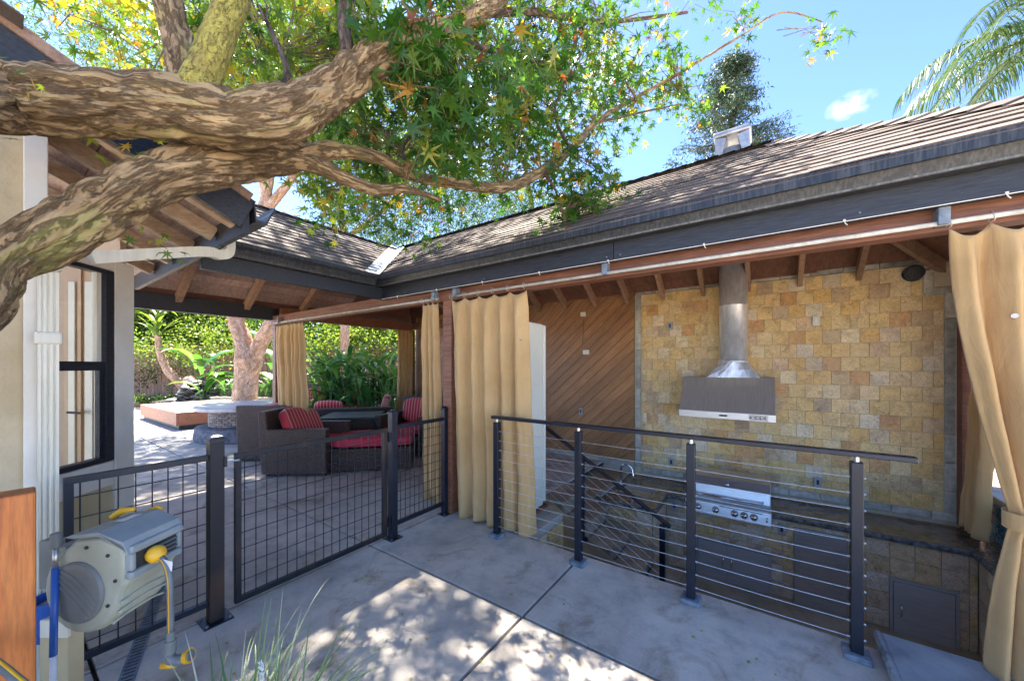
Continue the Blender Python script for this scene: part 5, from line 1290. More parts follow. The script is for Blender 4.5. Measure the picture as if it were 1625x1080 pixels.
def leaf_mats(P, size, tilt=1.0):
    n = len(P); x, y, z = rand_rot(n, tilt); s = size[:, None]; sx = RS.uniform(.65, 1.05, n)[:, None]; sz_ = RS.uniform(-.4, 2.6, n)[:, None]
    m = np.zeros((n, 4, 4)); m[:, :3, 0] = x*s*sx; m[:, :3, 1] = y*s; m[:, :3, 2] = z*s*sz_; m[:, :3, 3] = P; m[:, 3, 3] = 1
    return m
DIAMOND = ([(0, 0, 0), (.32, .45, .05), (0, 1, -.08), (-.32, .45, .05)], [(0, 1, 2, 3)])
NARROW = ([(0, 0, 0), (.13, .4, .02), (0, 1, -.1), (-.13, .4, .02)], [(0, 1, 2, 3)])
def cloud_points(centres, per, spread):
    out = []
    for c in centres:
        n = max(1, int(per*RS.uniform(.6, 1.4))); out.append(np.asarray(c)[None, :] + RS.normal(size=(n, 3))*np.asarray(spread)[None, :])
    return np.concatenate(out)
def ellipsoid_pts(c, r, n, shell=.0):
    d = RS.normal(size=(n, 3)); d /= np.linalg.norm(d, axis=1)[:, None]; u_ = RS.uniform(shell, 1, n)**(1/3)
    return np.asarray(c)[None, :] + d*u_[:, None]*np.asarray(r)[None, :]
def foliage(name, lobes, mat, parent, per=26, spread=.16, size=(.05, .09), base=DIAMOND, density=9, hang=0, shell=.25, kind='stuff'):
    """lobes: list of (centre, radii). clumps spread through each lobe's volume"""
    P = []
    for c, r in lobes:
        vol = r[0]*r[1]*r[2]*4.19; n = int(max(8, density*1.9*vol**.8))
        cs = ellipsoid_pts(c, r, n, shell)
        q = cloud_points(cs, per, (spread, spread, spread*.8))
        if hang:
            q = q.copy(); q[:, 2] -= RS.exponential(hang, len(q))
        P.append(q)
    P = np.concatenate(P); sz = RS.uniform(size[0], size[1], len(P))
    return np_join(name, base[0], base[1], leaf_mats(P, sz), mat, parent, kind)
def bark_tube(pts, mat, name, parent, n=40, ring=.02, amp=.012, freq=(5.0, 1.6), seed=0, knots=()):
    """pts: list of (x,y,z,r); geometry-displaced furrowed bark"""
    cp = catmull([tuple(p) for p in pts], 14)
    P = [Vector(c[:3]) for c in cp]; Rr = [c[3] for c in cp]
    # resample
    out = [(P[0], Rr[0])]; acc = 0
    for i in range(1, len(P)):
        seg = (P[i]-P[i-1]).length; k = max(1, int(seg/ring))
        for j in range(1, k+1): out.append((P[i-1].lerp(P[i], j/k), Rr[i-1]+(Rr[i]-Rr[i-1])*j/k))
    t0 = (out[1][0]-out[0][0]).normalized(); ref = t0.orthogonal().normalized(); s = 0; rings = []; bk = []
    for i, (p, r) in enumerate(out):
        t = (out[min(i+1, len(out)-1)][0]-out[max(i-1, 0)][0]).normalized(); ref = (ref-t*ref.dot(t)).normalized(); b = t.cross(ref)
        if i: s += (p-out[i-1][0]).length
        ring_ = []
        for k in range(n):
            a = 2*math.pi*k/n + .25*math.sin(s*2.2+seed); ca, sa = math.cos(a), math.sin(a)
            rk = max(r, .025)
            q = Vector((ca*rk*14, sa*rk*14, s*4.6+seed*7)); w = noise.noise_vector(q*.6)*.7
            n1 = noise.noise(q+w); n2 = noise.noise(q*2.1+w+Vector((5, 1, 2)))
            lump = noise.noise(Vector((ca*1.3, sa*1.3, s*2.3+seed)))*.10*r
            d = -amp*(1-min(1, abs(n1)*4.5)) - .45*amp*(1-min(1, abs(n2)*4)) + amp*.5
            d *= min(1, r/.07)
            ring_.append(p + (ref*math.cos(2*math.pi*k/n) + b*math.sin(2*math.pi*k/n))*(r+lump+d)); bk.append((ca*rk, sa*rk, s+seed*3))
        rings.append(ring_)
    o = MB().loft(rings).build(name, M[mat], parent, smooth=True)
    at_ = o.data.attributes.new('bk', 'FLOAT_VECTOR', 'POINT'); at_.data.foreach_set('vector', np.array(bk, dtype=np.float32).ravel()); return o
def PXR(px, py, dep, rpx): p = W(px, py, dep); return (p.x, p.y, p.z, rpx*dep/FPX)

# ------------------------------------------------------------------ the near tree
nt_ = thing('shade_tree', 'big furrowed-bark shade tree whose two thick limbs cross the picture from the left', 'tree', (-1.75, -.95, 0))
base = Vector((-1.75, -.95, 0)); j1 = W(-150, 150, 1.12); j2 = W(-110, 520, 1.12)
bark_tube([(base.x, base.y, -.05, .34), (base.x, base.y+.05, .5, .24), (base.x+.02, base.y+.15, 1.1, .22), (base.x+.0, base.y+.2, 1.7, .2), (base.x-.05, base.y+.2, 2.6, .17), (base.x-.1, base.y+.2, 4.2, .1)], 'bark', 'trunk', nt_, 40, .04, .02)
bark_tube([(base.x, base.y+.2, 1.75, .15), (j1.x, j1.y, j1.z, .10)] + [PXR(*a) for a in ((0, 158, 1.36, 46), (130, 164, 1.46, 45), (260, 170, 1.56, 44), (375, 188, 1.66, 41), (455, 180, 1.76, 38), (520, 145, 1.86, 29), (590, 96, 1.98, 23), (680, 58, 2.15, 16), (760, 22, 2.35, 12), (850, -50, 2.6, 8))], 'bark', 'upper_limb', nt_, 72, .010, .023, seed=1)
bark_tube([(base.x, base.y+.15, 1.2, .16), (j2.x, j2.y, j2.z-.02, .07)] + [PXR(*a) for a in ((0, 425, 1.3, 33), (100, 366, 1.42, 37), (190, 312, 1.54, 36), (270, 276, 1.66, 32), (340, 262, 1.78, 30), (410, 255, 1.92, 25), (470, 248, 2.05, 19), (540, 238, 2.15, 11), (600, 252, 2.25, 9), (650, 277, 2.4, 8), (720, 291, 2.6, 7.5), (800, 297, 2.8, 8), (860, 272, 3.0, 7), (905, 238, 3.1, 5.5), (945, 195, 3.3, 4), (1000, 160, 3.5, 3), (1080, 115, 3.9, 2.2), (1170, 60, 4.2, 1.6), (1240, 20, 4.3, 1.2), (1305, 35, 4.3, .8))], 'bark', 'lower_limb', nt_, 68, .011, .021, seed=4)
bark_tube([PXR(*a) for a in ((455, 252, 2.0, 14), (500, 262, 2.08, 13), (550, 285, 2.16, 10), (600, 302, 2.25, 8.5), (645, 300, 2.3, 6), (700, 318, 2.4, 3))], 'bark', 'branch', nt_, 24, .02, .008, seed=6)
bark_tube([PXR(*a) for a in ((302, 165, 1.60, 26), (293, 110, 1.64, 22), (278, 50, 1.70, 20), (262, -15, 1.74, 19), (240, -140, 1.8, 16))], 'bark', 'branch', nt_, 40, .016, .010, seed=8)
bark_tube([PXR(*a) for a in ((300, 172, 1.57, 30), (316, 132, 1.57, 25), (350, 50, 1.62, 22), (370, -5, 1.66, 21), (410, -140, 1.8, 18))], 'bark_green', 'branch', nt_, 40, .02, .0015, seed=9)
bark_tube([PXR(*a) for a in ((548, 130, 1.92, 12), (550, 80, 1.98, 10), (545, 30, 2.05, 9), (552, -30, 2.1, 8))], 'bark_dark', 'branch', nt_, 20, .03, .005, seed=10)
for pts in (((425, 170, 1.75, 6), (455, 120, 1.9, 5), (440, 70, 2.1, 4), (410, 10, 2.3, 3)), ((700, 50, 2.2, 7), (760, 75, 2.5, 5), (830, 90, 2.9, 4), (930, 130, 3.4, 2.5)), ((760, 22, 2.35, 7), (850, 20, 2.8, 5), (960, 35, 3.4, 3.5), (1090, 20, 3.9, 2)),
            ((860, 272, 3.0, 3), (880, 300, 3.0, 2), (895, 350, 3.0, 1)), ((650, 277, 2.4, 4), (640, 230, 2.5, 3), (690, 190, 2.7, 2)), ((905, 238, 3.1, 3), (880, 180, 3.2, 2), (900, 120, 3.3, 1.4)), ((945, 195, 3.3, 2.4), (1010, 180, 3.5, 1.6), (1080, 165, 3.7, 1))):
    bark_tube([PXR(*a) for a in pts], 'bark_dark', 'branch', nt_, 12, .04, .002, seed=pts[0][0])
# leaf clusters: (px,py,depth, rx, ry (px), rd (m), clusters, material)
blobs = [(650, 60, 2.5, 130, 75, .4, 60, 0), (740, 110, 2.8, 110, 90, .5, 75, 0), (640, 150, 2.6, 120, 70, .4, 55, 0), (720, 210, 2.9, 120, 65, .5, 60, 0), (840, 50, 3.1, 120, 70, .5, 80, 0),
         (850, 160, 3.2, 90, 80, .5, 75, 0), (930, 110, 3.5, 85, 80, .5, 66, 0), (1030, 120, 3.8, 85, 48, .4, 44, 0), (960, 190, 3.5, 65, 25, .3, 18, 0), (1085, 150, 4.0, 50, 26, .3, 18, 0), (950, 320, 3.1, 45, 22, .2, 12, 0), (600, 235, 2.7, 60, 60, .3, 25, 0),
         (905, 265, 3.1, 50, 45, .25, 28, 0), (940, 300, 3.15, 55, 28, .2, 20, 0), (895, 340, 3.0, 18, 30, .12, 8, 0), (800, 260, 3.3, 110, 45, .4, 45, 0), (650, 330, 3.4, 90, 35, .4, 22, 0), (560, 330, 3.6, 90, 30, .4, 20, 0),
         (1130, 16, 3.9, 100, 14, .3, 11, 0), (1305, 48, 3.6, 13, 18, .1, 5, 0), (940, 10, 3.3, 120, 22, .4, 26, 0),
         (560, 40, 2.5, 80, 60, .4, 30, 1), (470, 60, 2.6, 70, 70, .5, 30, 1), (250, 60, 2.6, 110, 45, .5, 40, 1), (170, 25, 2.9, 90, 40, .4, 24, 1), (410, 120, 2.8, 60, 40, .4, 16, 1), (180, 95, 2.3, 60, 18, .3, 9, 1), (380, 20, 2.4, 60, 40, .4, 16, 0),
         (12, 105, 1.15, 14, 12, .05, 2, 2), (240, 383, 1.75, 22, 14, .06, 3, 2), (190, 226, 1.62, 18, 5, .05, 2, 1), (500, 285, 2.4, 60, 25, .3, 10, 1),
         (650, 90, 2.05, 90, 80, .15, 16, 3), (720, 190, 2.2, 80, 80, .2, 18, 3), (790, 110, 2.3, 70, 80, .2, 16, 3), (640, 40, 2.0, 90, 40, .1, 8, 3),
         # out of the picture, above and behind: they shade the patio
         (500, -180, 2.8, 400, 90, .6, 45, 0)]
clusters = []
UP = []  # unseen leaf clumps added high up to dapple the patio with shade
for (c, r, n) in (((-6.7, 3.4, 9.8), (2.6, 1.9, .9), 120), ((-5.0, 1.6, 9.4), (1.6, 1.2, .8), 50)):
    UP.append(cloud_points(ellipsoid_pts(c, r, n), 44, (.2, .2, .14)))
UP = np.concatenate(UP)
for (px, py, dep, rx, ry, rd, n, mi) in blobs:
    c = W(px, py, dep); lat = Vector((CY, SY, 0)); fwv = Vector((-SY, CY, 0)); s = dep/FPX
    for _ in range(n):
        while True:
            a, b, d = random.uniform(-1, 1), random.uniform(-1, 1), random.uniform(-1, 1)
            if a*a+b*b+d*d <= 1: break
        clusters.append((c + lat*a*rx*s + Vector((0, 0, b*ry*s)) + fwv*d*rd, mi, dep))
skel = [W(*a) for a in ((600, 100, 2.0), (680, 58, 2.15), (760, 22, 2.35), (800, 85, 2.7), (900, 120, 3.3), (850, 20, 2.8), (960, 35, 3.4), (1080, 20, 3.9), (800, 297, 2.8), (860, 272, 3.0), (905, 238, 3.1), (945, 195, 3.3), (1010, 160, 3.5), (1080, 140, 3.8), (700, 200, 2.7), (640, 240, 2.5), (560, 290, 2.2), (640, 300, 2.3), (440, 80, 2.1), (550, 30, 2.0), (280, 40, 1.7), (360, 20, 1.65), (895, 340, 3.0), (880, 180, 3.2), (1180, 50, 4.2))]
tw = MB(); LM = {0: [], 1: [], 2: [], 3: []}
for (c, mi, dep) in clusters:
    nb = min(skel, key=lambda q: (q-c).length)
    if mi != 2 and (nb-c).length < 1.2:
        nb = c + (nb-c)*min(1, random.uniform(.25, .5)/max(.01, (nb-c).length)); mid = (nb+c)/2 + Vector((random.uniform(-.06, .06), random.uniform(-.06, .06), random.uniform(.0, .1)))
        tw.tube([nb, mid, c], [.0045, .003, .0015], 4, False)
    k = random.randint(5, 10) if mi != 2 else 4
    sp = .085 if mi != 2 else .04
    P = np.array(c)[None, :] + RS.normal(size=(k, 3))*np.array([sp, sp, sp*.9])
    if mi != 2: P[:, 2] -= RS.exponential(.03, k)
    sz = RS.uniform(.055, .112, k)*(1.0 if dep < 3 else 1.02) * (.5 if mi == 2 else 1.3 if mi == 3 else 1)
    LM[mi].append(leaf_mats(P, sz, 1.15))
tw.build('twigs', M['twig'], nt_)['kind'] = 'stuff'
allm = [(m, mi) for mi in (0, 1, 2, 3) for blk in LM[mi] for m in blk]
def leafkey(e_):
    p = Vector(e_[0][:3, 3]); x, y, d = pix(p); s_ = float(np.linalg.norm(e_[0][:3, 1])); return (-s_/d) if (0 < x < 1625 and 0 < y < 1080 and d > .3) else 1
allm.sort(key=leafkey)
lme = {0: leaf_mesh(M['leaf'], 'leaf_green'), 1: leaf_mesh(M['leaf_y'], 'leaf_yellow')}; lme[2] = lme[1]; lme[3] = lme[0]
for m, mi in allm[:300]:
    o = bpy.data.objects.new('leaf', lme[mi]); COL.objects.link(o); o.parent = nt_; mm_ = Matrix([list(r) for r in m]); mm_.translation = mm_.translation - WL[nt_.name]; o.matrix_local = mm_
for mi, mt in ((0, 'leaf'), (1, 'leaf_y')):
    rest = np.array([m for m, q in allm[300:] if {0: 0, 1: 1, 2: 1, 3: 0}[q] == mi]); np_join('leaf_canopy', LV, LF, rest, M[mt], nt_)

np_join('unseen_shade_canopy', LV, LF, leaf_mats(UP, RS.uniform(.10, .16, len(UP))), M['leaf'], nt_)  # out of view, added for the shade it throws
# ------------------------------------------------------------------ garden behind
def wl3(px, py, dep): return tuple(W(px, py, dep))
def tree(label, trunk_pts, lobes, mat, leafmat, name='background_tree', size=(.08, .14), per=26, spread=.3, density=9, hang=0, base=DIAMOND, extra=(), group=None, n=16, amp=.02, bmat=None, shell=.25):
    t = thing(name, label, 'tree', (trunk_pts[0][0], trunk_pts[0][1], 0), group)
    bark_tube(trunk_pts, mat, 'trunk', t, n, .12, amp, seed=len(label))
    for ex in extra: bark_tube(ex, mat, 'limb', t, max(8, n-6), .12, amp*.7, seed=len(label)+1)
    if lobes: foliage('crown', lobes, M[leafmat], t, per, spread, size, base, density, hang, shell)
    return t
# big pale forked trunk in the patio
d = 11.0
def gp3(px, py, dep, rp): return PXR(px, py, dep, rp)
tree('big tree with peeling pinkish bark forking behind the fire table', [gp3(388, 668, d, 22), gp3(388, 640, d, 18), gp3(390, 600, d, 16), gp3(394, 570, d, 18), gp3(386, 540, d, 12), gp3(373, 500, d, 11), gp3(378, 440, d, 10), gp3(410, 360, d, 8), gp3(424, 300, d, 7), gp3(440, 200, d, 5)],
     [(wl3(470, 180, 11.5), (2.6, 2.4, 1.4)), (wl3(560, 260, 11.5), (1.8, 2.0, 1.2)), (wl3(380, 120, 12), (2.4, 2.0, 1.3)), (wl3(430, 40, 12), (2.6, 2.2, 1.6))], 'bark_pink', 'fine_lime', 'pink_bark_tree', (.10, .17), 24, .3, 10,
     extra=[[gp3(397, 580, d, 13), gp3(412, 545, d, 11), gp3(434, 505, d-.1, 10), gp3(448, 440, d-.1, 9), gp3(430, 350, d, 8), gp3(418, 290, d, 6), gp3(400, 200, d, 4)],
            [gp3(425, 330, d, 7), gp3(470, 270, d, 5), gp3(495, 190, d, 5), gp3(500, 90, d, 4)]], n=28, amp=.03)
tree('tall leafy tree with hanging fine foliage beyond the roof valley', [gp3(545, 640, 14, 7), gp3(548, 400, 14, 6), gp3(540, 330, 14, 5), gp3(560, 220, 14, 4)],
     [(wl3(600, 300, 14), (2.4, 2, 1.5)), (wl3(700, 250, 14.5), (2.4, 2, 1.7)), (wl3(620, 160, 14), (2.8, 2.2, 1.8)), (wl3(760, 320, 15), (2.0, 1.6, 1.0)), (wl3(500, 60, 15), (2.6, 2, 2.0)), (wl3(560, 360, 14), (2.0, 1.6, .9)), (wl3(680, 375, 14.5), (2.0, 1.6, .8))], 'bark_pink', 'fine', 'background_tree', (.11, .19), 26, .26, 12, hang=.5, base=NARROW,
     extra=[[gp3(545, 380, 14, 4), gp3(600, 340, 14, 3), gp3(640, 300, 14, 2)]])
tree('loose green tree rising behind the kitchen roof left of the open sky', [gp3(860, 600, 16, 5), gp3(850, 380, 16, 4), gp3(830, 250, 16, 3)],
     [(wl3(850, 240, 16), (1.5, 1.4, 3.0)), (wl3(800, 330, 16), (2.0, 1.6, 1.0)), (wl3(900, 330, 15.5), (1.3, 1.2, .6)), (wl3(790, 120, 16), (1.6, 1.6, 2.2)), (wl3(830, 360, 16), (2.0, 1.6, .8))], 'bark_dark', 'fine', 'background_tree', (.11, .19), 24, .28, 9, hang=.6, base=NARROW)
tree('feathery tree above the house roof at the top left', [gp3(120, 640, 13, 6), gp3(130, 300, 13, 5), gp3(150, 120, 13, 4)],
     [(wl3(110, 60, 13), (1.8, 1.6, 1.6)), (wl3(210, 80, 13), (1.8, 1.6, 1.2)), (wl3(300, 150, 13), (2.0, 1.6, 1.2)), (wl3(270, 20, 13), (1.6, 1.6, 1.4))], 'bark_dark', 'fine', 'background_tree', (.1, .17), 24, .26, 11, hang=.35, base=NARROW)
# foliage masses low behind the fence, each a tree
for i, (px, py, dep, rx, ry, rz, mt, lab) in enumerate((
        (215, 505, 19, 1.8, 1.5, 1.4, 'fine_lime', 'lime green tree at the far left beyond the garden fence'), (285, 510, 20, 2.0, 1.5, 1.5, 'fine', 'mid green tree beyond the fence behind the banana plant'),
        (350, 520, 20, 1.8, 1.5, 1.2, 'fine_lime', 'yellow green tree beyond the fence left of the pink forked trunk'), (470, 520, 19, 2.2, 1.5, 1.5, 'fine', 'dense green tree beyond the fence behind the lounge'),
        (600, 510, 19, 2.4, 1.5, 1.6, 'fine_lime', 'light green tree beyond the fence behind the big leafy bush'), (250, 460, 22, 3.2, 2, 1.8, 'fine', 'tall green tree mass beyond the fence above the stone fountain'))):
    c = W(px, py, dep)
    tree(lab, [(c.x, c.y, 0, .14), (c.x+.1, c.y, 1.5, .12), (c.x-.1, c.y, c.z, .07)], [(tuple(c), (rx, rx, rz)), ((c.x+.6, c.y+.3, c.z+rz*.6), (rx*.7, rx*.7, rz*.7)), ((c.x-.5, c.y-.3, c.z-rz*.55), (rx*.8, rx*.8, rz*.6))], 'bark_dark', mt, 'background_tree', (.12, .2), 26, .3, 10, group='trees beyond the garden fence', n=10)
# far wood behind everything
cs = []
for _ in range(900):
    px = random.uniform(120, 1000); d_ = random.uniform(23, 27); top = 7.0 + 2.2*noise.noise(Vector((px*.012, 0, 3))) + (2.0 if 400 < px < 800 else 0) - (3.2 if px > 860 else 0)
    p = W(px, 580, d_); cs.append((p.x, p.y, random.uniform(.5, max(2, top))))
P = cloud_points(cs, 60, (.5, .5, .42)); tag(np_join('far_wood', DIAMOND[0], DIAMOND[1], leaf_mats(P, RS.uniform(.2, .34, len(P))), M['fine_lime']), 'distant mass of mixed green trees closing the view beyond the garden fence', 'trees')
# conifer
cc = W(1160, 580, 26); 
ct = thing('conifer', 'tall blue-green conifer standing behind the roof vent', 'tree', (cc.x, cc.y, 0))
bark_tube([(cc.x, cc.y, 0, .5), (cc.x, cc.y, 12, .3), (cc.x, cc.y, 23.2, .05)], 'bark_dark', 'trunk', ct, 12, .5, .02)
zt = 1.5 + (580-88)/FPX*26; P = []; brm = MB()
for k in range(300):
    z = random.uniform(8, zt-.2); f = (zt-z)/(zt-8); a = random.uniform(0, 6.283); sect = .62+.55*abs(noise.noise(Vector((math.cos(a)*1.5, math.sin(a)*1.5, z*.35))))*2
    rr = min(3.7, (.5+3.4*min(1, f*1.9)**.6)*sect*random.uniform(.75, 1.1))
    tip = Vector((cc.x+rr*math.cos(a), cc.y+rr*math.sin(a), z+rr*.05)); brm.tube([(cc.x, cc.y, z), tip], [.05, .015], 4, False)
    for q in range(4):
        c = Vector((cc.x, cc.y, z)).lerp(tip, .4+.6*q/3*random.uniform(.85, 1)); P.append(np.array(c)[None, :] + RS.normal(size=(30, 3))*np.array([.27, .27, .13]) - np.array([0, 0, .1]))
brm.build('branches', M['bark_dark'], ct)['kind'] = 'stuff'
P = np.concatenate(P); np_join('needles', NARROW[0], NARROW[1], leaf_mats(P, RS.uniform(.2, .38, len(P))), M['needle'], ct)
sm = W(1072, 262, 27); tree('tip of a small far tree just showing over the roof ridge', [(sm.x, sm.y, 0, .12), (sm.x, sm.y, sm.z, .04)], [(tuple(sm), (.5, .5, .6))], 'bark_dark', 'needle', 'background_tree', (.15, .25), 12, .25, 12)
# palm
pc_ = W(1690, 60, 9.0)
pm = thing('palm_tree', 'feathery queen palm arching over the roof at the top right', 'palm', (pc_.x, pc_.y, 0))
bark_tube([(pc_.x, pc_.y, 0, .2), (pc_.x+.05, pc_.y, 4, .16), (pc_.x, pc_.y, pc_.z, .14)], 'bark_dark', 'trunk', pm, 16, .2, .01)
lat = Vector((CY, SY, 0)); fwv = Vector((-SY, CY, 0))
def frond(az, L, rise, droop, nleaf=70, ll=.85):
    d_ = lat*math.cos(az) + fwv*math.sin(az); pts = []
    for i in range(25):
        t = i/24; pts.append(Vector(pc_) + d_*(L*(t-.12*t*t)) + Vector((0, 0, rise*t*1.6 - droop*t**2.2)))
    rb = MB().tube(pts, [.022*(1-.85*i/24)+.003 for i in range(25)], 6).build('frond', M['palm'], pm, smooth=True)
    mb = MB()
    for k in range(nleaf):
        t = .14+.86*k/nleaf; i = min(23, int(t*24)); f = t*24-i; c = pts[i].lerp(pts[i+1], f); tg = (pts[i+1]-pts[i]).normalized(); sd_ = tg.cross(Vector((0, 0, 1))).normalized()
        for s in (-1, 1):
            l = ll*(.55+.45*math.sin(math.pi*min(1, t*1.05)))*random.uniform(.8, 1.1); o_d = (sd_*s*random.uniform(.55, .9) + tg*.55 + Vector((0, 0, random.uniform(-.1, .4)))).normalized(); w = .014; ps = []
            for q in range(6):
                u_ = q/5; ps.append(c + o_d*l*u_*(1-.25*u_) + Vector((0, 0, -l*.75*u_*u_)))
            wd = o_d.cross(Vector((random.uniform(-.5, .5), random.uniform(-.5, .5), 1))).normalized()
            vs_ = []
            for q, p in enumerate(ps): ww = w*(1-.75*abs(q/5-.3)-.1*(q == 5)); vs_ += [p-wd*ww, p+wd*ww]
            mb.add(vs_, [(2*q, 2*q+1, 2*q+3, 2*q+2) for q in range(5)])
    mb.build('leaflets', M['palm'], rb)['kind'] = 'stuff'
for (az, L_, ri, dr_) in ((R(180), 3.6, 1.0, 2.9), (R(195), 3.4, 1.5, 3.2), (R(165), 3.2, .5, 2.6), (R(215), 3.4, 1.3, 2.6), (R(150), 3.3, 1.5, 2.8), (R(185), 3.0, 1.9, 3.0), (R(240), 3.2, 1.4, 2.4), (R(120), 3.2, 1.3, 2.5), (R(175), 2.6, .0, 2.2), (R(80), 3.2, 1.2, 2.6), (R(0), 3.3, 1.2, 2.6), (R(300), 3.3, 1.2, 2.6)): frond(az, L_, ri, dr_)
# garden fence: individual boards
fa0, fb0 = W(150, 580, 16.5), W(760, 580, 17.5)
gf = thing('board_fence', 'tall weathered brown board fence at the back of the garden', 'fence', ((fa0.x+fb0.x)/2, (fa0.y+fb0.y)/2, 0))
dv = (fb0-fa0); dv.z = 0; LB = dv.length; dv.normalize(); nv = Vector((-dv.y, dv.x, 0)); nb_ = int(LB/.16)
fm = raw_box_mesh('fence_board', M['fencewood'], .152, .02, 2.45, .003)
pieces(gf, 'fence_board', fm, [TRS(Vector((fa0.x, fa0.y, 1.2+random.uniform(-.012, .012))) + dv*(.16*k+.08) + nv*random.uniform(-.004, .004), frame(dv, nv, Vector((0, 0, 1)))) for k in range(nb_)])
for z in (.5, 1.9): MB().beam((fa0.x+nv.x*.05, fa0.y+nv.y*.05, z), (fb0.x+nv.x*.05, fb0.y+nv.y*.05, z), .04, .09).build('fence_rail', M['fencewood'], gf)
# ivy on the fence
ivl = thing('climbing_ivy', 'dark ivy creeping over the left part of the garden fence', 'ivy', (fa0.x, fa0.y, 0))
cs = []
for k in range(150):
    px = random.uniform(190, 375); py = random.triangular(548, 622, 590); c = W(px, py, 16.1); cs.append(tuple(c))
P = cloud_points(cs, 14, (.16, .10, .14)); o = np_join('ivy_leaves', DIAMOND[0], DIAMOND[1], leaf_mats(P, RS.uniform(.07, .13, len(P))), M['ivy'], ivl)
bk2 = thing('climbing_ivy', 'dark ivy on the garden fence right of the leafy bush behind the lounge', 'ivy', tuple(W(620, 600, 15.8)))
cs = [tuple(W(random.uniform(440, 700), random.uniform(520, 640), 15.6)) for _ in range(120)]
P = cloud_points(cs, 16, (.2, .15, .2)); np_join('ivy_leaves', DIAMOND[0], DIAMOND[1], leaf_mats(P, RS.uniform(.07, .14, len(P))), M['ivy'], bk2)
vn = thing('climbing_vine', 'light green vine spilling over the top of the garden fence', 'vine', (fb0.x, fb0.y, 1))
cs = [tuple(W(random.uniform(185, 720), random.triangular(505, 578, 548), random.uniform(15.2, 16.2))) for _ in range(300)]
P = cloud_points(cs, 26, (.2, .15, .16)); np_join('vine_leaves', DIAMOND[0], DIAMOND[1], leaf_mats(P, RS.uniform(.08, .16, len(P))), M['fine_lime'], vn)
# soil bed at the back
sb_ = struct(MB().prism([(p.x, p.y) for p in (W(100, 580, 14.0), W(420, 580, 13.6), W(760, 580, 12.5), W(900, 580, 19), W(100, 580, 19))], -.05, .10).build('garden_bed', M['soil'], bevel=.03))
# ground plants
gpn = 0
for (px, dep, s, lab) in ((232, 13.9, .5, 'low green plant at the left front of the garden bed'), (262, 14.4, .6, 'low green plant in the bed beside the fountain rocks'), (215, 14.6, .55, 'small shrub at the left end of the garden bed'), (345, 13.2, .5, 'small bushy plant in front of the banana stems')):
    c = W(px, 580, dep); t = thing('low_plant', lab, 'plant', (c.x, c.y, .1)); P = cloud_points([(c.x+random.uniform(-s, s)*.6, c.y+random.uniform(-s, s)*.4, .1+random.uniform(.05, .3)*s) for _ in range(16)], 26, (.1, .1, .07)); np_join('leaves', DIAMOND[0], DIAMOND[1], leaf_mats(P, RS.uniform(.06, .12, len(P))), M['fine_lime' if px % 2 else 'fine'], t)
# broad-leaved plants
def broad_leaf(p0, d_, up_, L_, w, bend, segs=8):
    """arching strap/banana leaf; returns verts, faces"""
    sd_ = d_.cross(Vector((0, 0, 1))).normalized(); vs_ = []; p = Vector(p0)
    ang0 = up_
    for i in range(segs+1):
        t = i/segs; ww = w*math.sin(math.pi*min(1, (t*.93+.07)))**.7*(1-.25*t); vs_ += [p - sd_*ww + Vector((0, 0, ww*.35)), p, p + sd_*ww + Vector((0, 0, ww*.35))]
        a = ang0 - bend*t; p = p + (d_*math.cos(a) + Vector((0, 0, 1))*math.sin(a))*(L_/segs)
    return vs_, [f for i in range(segs) for f in ((3*i, 3*i+1, 3*i+4, 3*i+3), (3*i+1, 3*i+2, 3*i+5, 3*i+4))]
def leafy(name, label, c, n, L_, w, h, spread=.3, mat='broad', stalk=.3, bend=(1.0, 2.0), upr=(.9, 1.45), cat='plant', limit=300):
    t = thing(name, label, cat, (c.x, c.y, 0))
    for k in range(n):
        a = random.uniform(0, 6.283); d_ = Vector((math.cos(a), math.sin(a), 0)); b0 = Vector((c.x, c.y, c.z)) + Vector((random.gauss(0, spread), random.gauss(0, spread)*.6, 0))
        hh = h*random.uniform(.25, 1); top = b0 + Vector((0, 0, hh)) + d_*hh*.18
        m_ = MB().tube([b0, top], [.012, .008], 5, False)
        vs_, fs_ = broad_leaf(top, d_, random.uniform(*upr), L_*random.uniform(.7, 1.15), w*random.uniform(.8, 1.2), random.uniform(*bend)); m_.add(vs_, fs_); m_.build('large_leaf', M[mat], t, smooth=True)
    return t
c = W(562, 580, 9.6); c.z = 0
leafy('lily_bush', 'big bush of long glossy strap leaves behind the red sofa', c, 190, .85, .075, 1.55, .62, bend=(.8, 1.9), upr=(.4, 1.4))
c = W(528, 580, 9.9); c.z = 0; leafy('lily_bush', 'clump of tall upright leaves at the left of the big leafy bush', c, 50, .9, .07, 1.6, .3)
c = W(620, 580, 9.9); c.z = 0; leafy('lily_bush', 'clump of leaves at the right of the big leafy bush near the far curtain', c, 70, .8, .075, 1.2, .4)
c = W(500, 580, 9.0); c.z = 0; leafy('lime_plant', 'small bright lime plant low at the left of the leafy bush', c, 14, .55, .06, .75, .12, 'fine_lime')
c = W(322, 580, 13.5); c.z = 0; leafy('banana_plant', 'banana plant with a few long paddle leaves in front of the fence', c, 9, 1.5, .17, 1.5, .12, bend=(1.2, 2.2), upr=(.5, 1.3))
c = W(352, 580, 13.8); c.z = 0; leafy('banana_plant', 'shorter banana plant with orange sheathed stem beside the pink trunk', c, 7, 1.2, .16, 1.7, .1, bend=(1.4, 2.4), upr=(.6, 1.3))
c = W(440, 580, 13.0); c.z = 0; leafy('banana_plant', 'banana plant right of the pink forked trunk', c, 12, 1.7, .2, 2.2, .25, bend=(1.2, 2.0), upr=(.6, 1.4))
c = W(375, 580, 12.6); c.z = .4; leafy('strappy_plant', 'strappy green plant in the planter left of the pink trunk', c, 34, .7, .045, .25, .25, bend=(1, 2.2))
